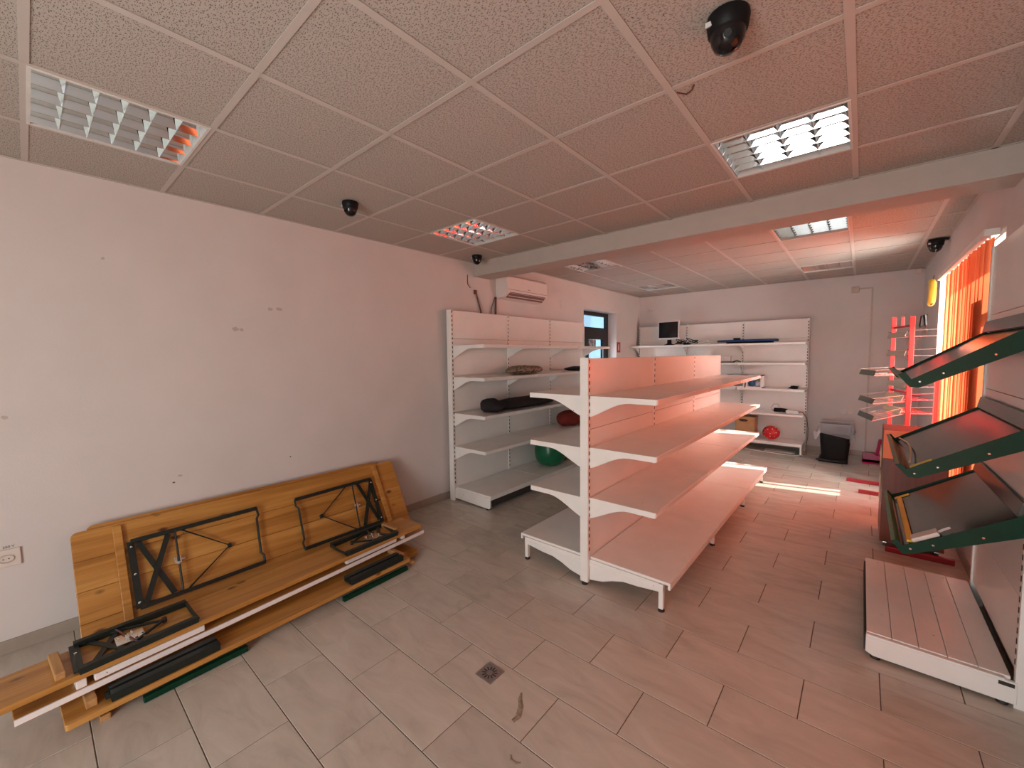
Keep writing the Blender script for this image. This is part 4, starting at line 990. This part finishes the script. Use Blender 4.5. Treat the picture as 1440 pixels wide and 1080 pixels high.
# double socket at the left edge with handwriting above
sk_ = thing('wall_socket', (XL, -.14, .5), 'cream wall socket on the left wall beside the leaning tables', 'socket')
MB().box((XL, -.21, .500), (XL+.012, -.085, .600)).build('frame', 'socket', sk_, bevel=.004)
MB().lathe([(.032, -.010), (.032, .004), (.026, .004), (.026, -.004)], (0, 0, 0), 20, Matrix.Translation((XL+.010, -.140, .548)) @ Matrix.Rotation(PI/2, 4, 'Y')).build('insert', 'socket', sk_, smooth=True)
for dy in (-.010, .010): MB().tube([(XL+.0145, -.140+dy, .548), (XL+.0155, -.140+dy, .548)], .0035, 8).build('hole', 'ink', sk_)
MB().tube([(XL+.0145, -.140+.029*math.cos(t*PI/10), .548+.021*math.sin(t*PI/10)) for t in range(20)], .0028, 5, True).build('insert_ring', 'scuff', sk_)
def text(body, size, m, mat, parent, name):
    cu = bpy.data.curves.new('t', 'FONT'); cu.body = body; cu.size = size; cu.extrude = .0004
    to = bpy.data.objects.new('t', cu); COL.objects.link(to)
    me = bpy.data.meshes.new_from_object(to.evaluated_get(bpy.context.evaluated_depsgraph_get())); bpy.data.objects.remove(to)
    me.transform(m); me.materials.clear(); me.materials.append(M[mat]); o = bpy.data.objects.new(name, me); COL.objects.link(o); o.parent = parent
    return o
text('350 V', .0185, frame_at((XL+.0008, -.150, .606), (0, 1, 0), (0, 0, 1), (1, 0, 0)), 'ink', wl, 'handwriting')
rnd = random.Random(2)
for y, z, s in ((1.05, 1.89, .022), (1.09, 1.885, .016), (1.30, 2.06, .018), (1.37, 2.065, .022), (.62, .80, .008), (1.40, .83, .008), (.66, .84, .012), (-.1, 1.35, .015), (.35, 2.3, .012)):
    MB().prism([(y+s*(1+.35*rnd.uniform(-1, 1))*math.cos(t*PI/5), z+s*.7*(1+.35*rnd.uniform(-1, 1))*math.sin(t*PI/5)) for t in range(10)], 0, XL, XL+.0006).build('scuff_mark', 'ink' if s < .01 else 'scuff', wl)
# back wall conduit, junction box, sockets, hook, sensor
jb = thing('junction_box', (-.12, YB-.002, 2.62), 'small cream junction box with conduit high on the back wall', 'junction box')
MB().box((-.165, YB-.03, 2.585), (-.070, YB-.002, 2.680)).build('box', 'conduit', jb, bevel=.006)
MB().box((-.070, YB-.015, 2.635), (.095, YB-.002, 2.655)).build('conduit', 'conduit', jb); MB().box((.075, YB-.015, .08), (.097, YB-.002, 2.635)).build('conduit', 'conduit', jb)
for x, l in ((-.20, 'left of two small round sockets low on the back wall'), (-.115, 'right of two small round sockets low on the back wall')):
    o = MB().lathe([(.036, 0), (.036, .012), (.026, .014), (.024, .006)], (0, 0, 0), 16, Matrix.Rotation(PI/2, 4, 'X')).build('wall_socket', 'socket', None, off=(0, 0, 0), smooth=True); o.location = (x, YB, .69); tag(o, l, 'socket', 'round sockets on the back wall')
b = MB().tube([(-3.45, YB-.01, 2.60), (-3.44, YB-.03, 2.55), (-3.40, YB-.03, 2.54), (-3.37, YB-.01, 2.57)], .008, 6); single(b, 'wall_hook', 'socket', 'small pale hook high on the back wall near the left corner', 'hook')
b = MB().box((.55, YB-.06, 2.79), (.62, YB, 2.86)); single(b, 'motion_sensor', 'socket', 'small white sensor in the far right ceiling corner', 'sensor', bevel=.01)
MB().box((XR-.012, 7.95, 1.86), (XR, 8.25, 2.16)).build('meter_cover', 'conduit', wr, bevel=.003)
MB().box((XR-.014, 7.10, 2.42), (XR, 7.16, 2.50)).build('cover_plate', 'wall', wr, bevel=.003)
# yellow ornament hanging by the blind
yo = thing('hanging_ornament', (.52, 6.12, 2.32), 'yellow crescent ornament hanging at the left end of the orange blind', 'ornament')
MB().tube([(.52, 6.10+.10*math.cos(a), 2.26+.11*math.sin(a)) for a in [PI*.55+k*PI*1.0/10 for k in range(11)]], .030, 10).build('crescent', 'yellow', yo, smooth=True)
MB().tube([(.52, 6.09, 2.36), (.535, 6.08, 2.43)], .003, 5).build('string', 'cable', yo)
MB().tube([(.52, 5.92, 2.13), (.52, 6.16, 2.135)], .007, 6).build('rod', 'cable', yo)

# ------------------------------------------------------------------ floor drain, dirt, torn ceiling tile
dn = thing('floor_drain', (-1.433, 1.48, 0), 'square metal floor drain with a star grate in the tiled floor', 'drain')
cx, cy = -1.433, 1.478; s = .055
MB().box((cx-s, cy-s, -.004), (cx+s, cy+s, .0012)).build('plate', 'drain', dn)
MB().box((cx-s, cy-s, .0012), (cx+s, cy-s+.006, .003)).box((cx-s, cy+s-.006, .0012), (cx+s, cy+s, .003)).box((cx-s, cy-s+.006, .0012), (cx-s+.006, cy+s-.006, .003)).box((cx+s-.006, cy-s+.006, .0012), (cx+s, cy+s-.006, .003)).build('rim', 'steel', dn)
for k in range(12):
    a = k*PI/6; d = Vector((math.cos(a), math.sin(a), 0)); c = Vector((cx, cy, .0014))
    MB().beam(c+d*.018, c+d*.041, .007, .0008).build('grate_slot', 'slot', dn)
def smear(pts, ws, label):
    b = MB(); n = len(pts); vs = []
    for i, p in enumerate(pts):
        d = Vector(pts[min(i+1, n-1)])-Vector(pts[max(i-1, 0)]); d.normalize(); q = Vector((-d.y, d.x))*ws[i]
        vs += [(p[0]+q.x, p[1]+q.y, .0006), (p[0]-q.x, p[1]-q.y, .0006), (p[0], p[1], .0006+ws[i]*.25)]
    fs = []
    for i in range(n-1): a = 3*i; fs += [(a, a+2, a+5, a+3), (a+2, a+1, a+4, a+5)]
    b.add(vs, fs); return single(b, 'dirt_smear', 'dirt', label, 'dirt')
smear([(-1.225, 1.485), (-1.205, 1.45), (-1.175, 1.42), (-1.15, 1.37), (-1.155, 1.335)], [.004, .010, .013, .014, .010], 'curved brown dirt smear on the floor just beyond the drain')
smear([(-1.06, 1.21), (-1.045, 1.195), (-1.02, 1.195), (-1.005, 1.21)], [.004, .006, .006, .003], 'small crumb of dirt on the floor at the bottom of the picture')
smear([(.03, 4.03), (.06, 4.01), (.10, 4.03)], [.006, .010, .004], 'dark crumb on the floor left of the plank base')
MB().tube([(-.655, 1.903, HN+.002), (-.628, 1.94, HN+.001), (-.60, 1.926, HN+.001), (-.583, 1.897, HN+.002)], .003, 5).build('torn_edge', 'cable', ce)
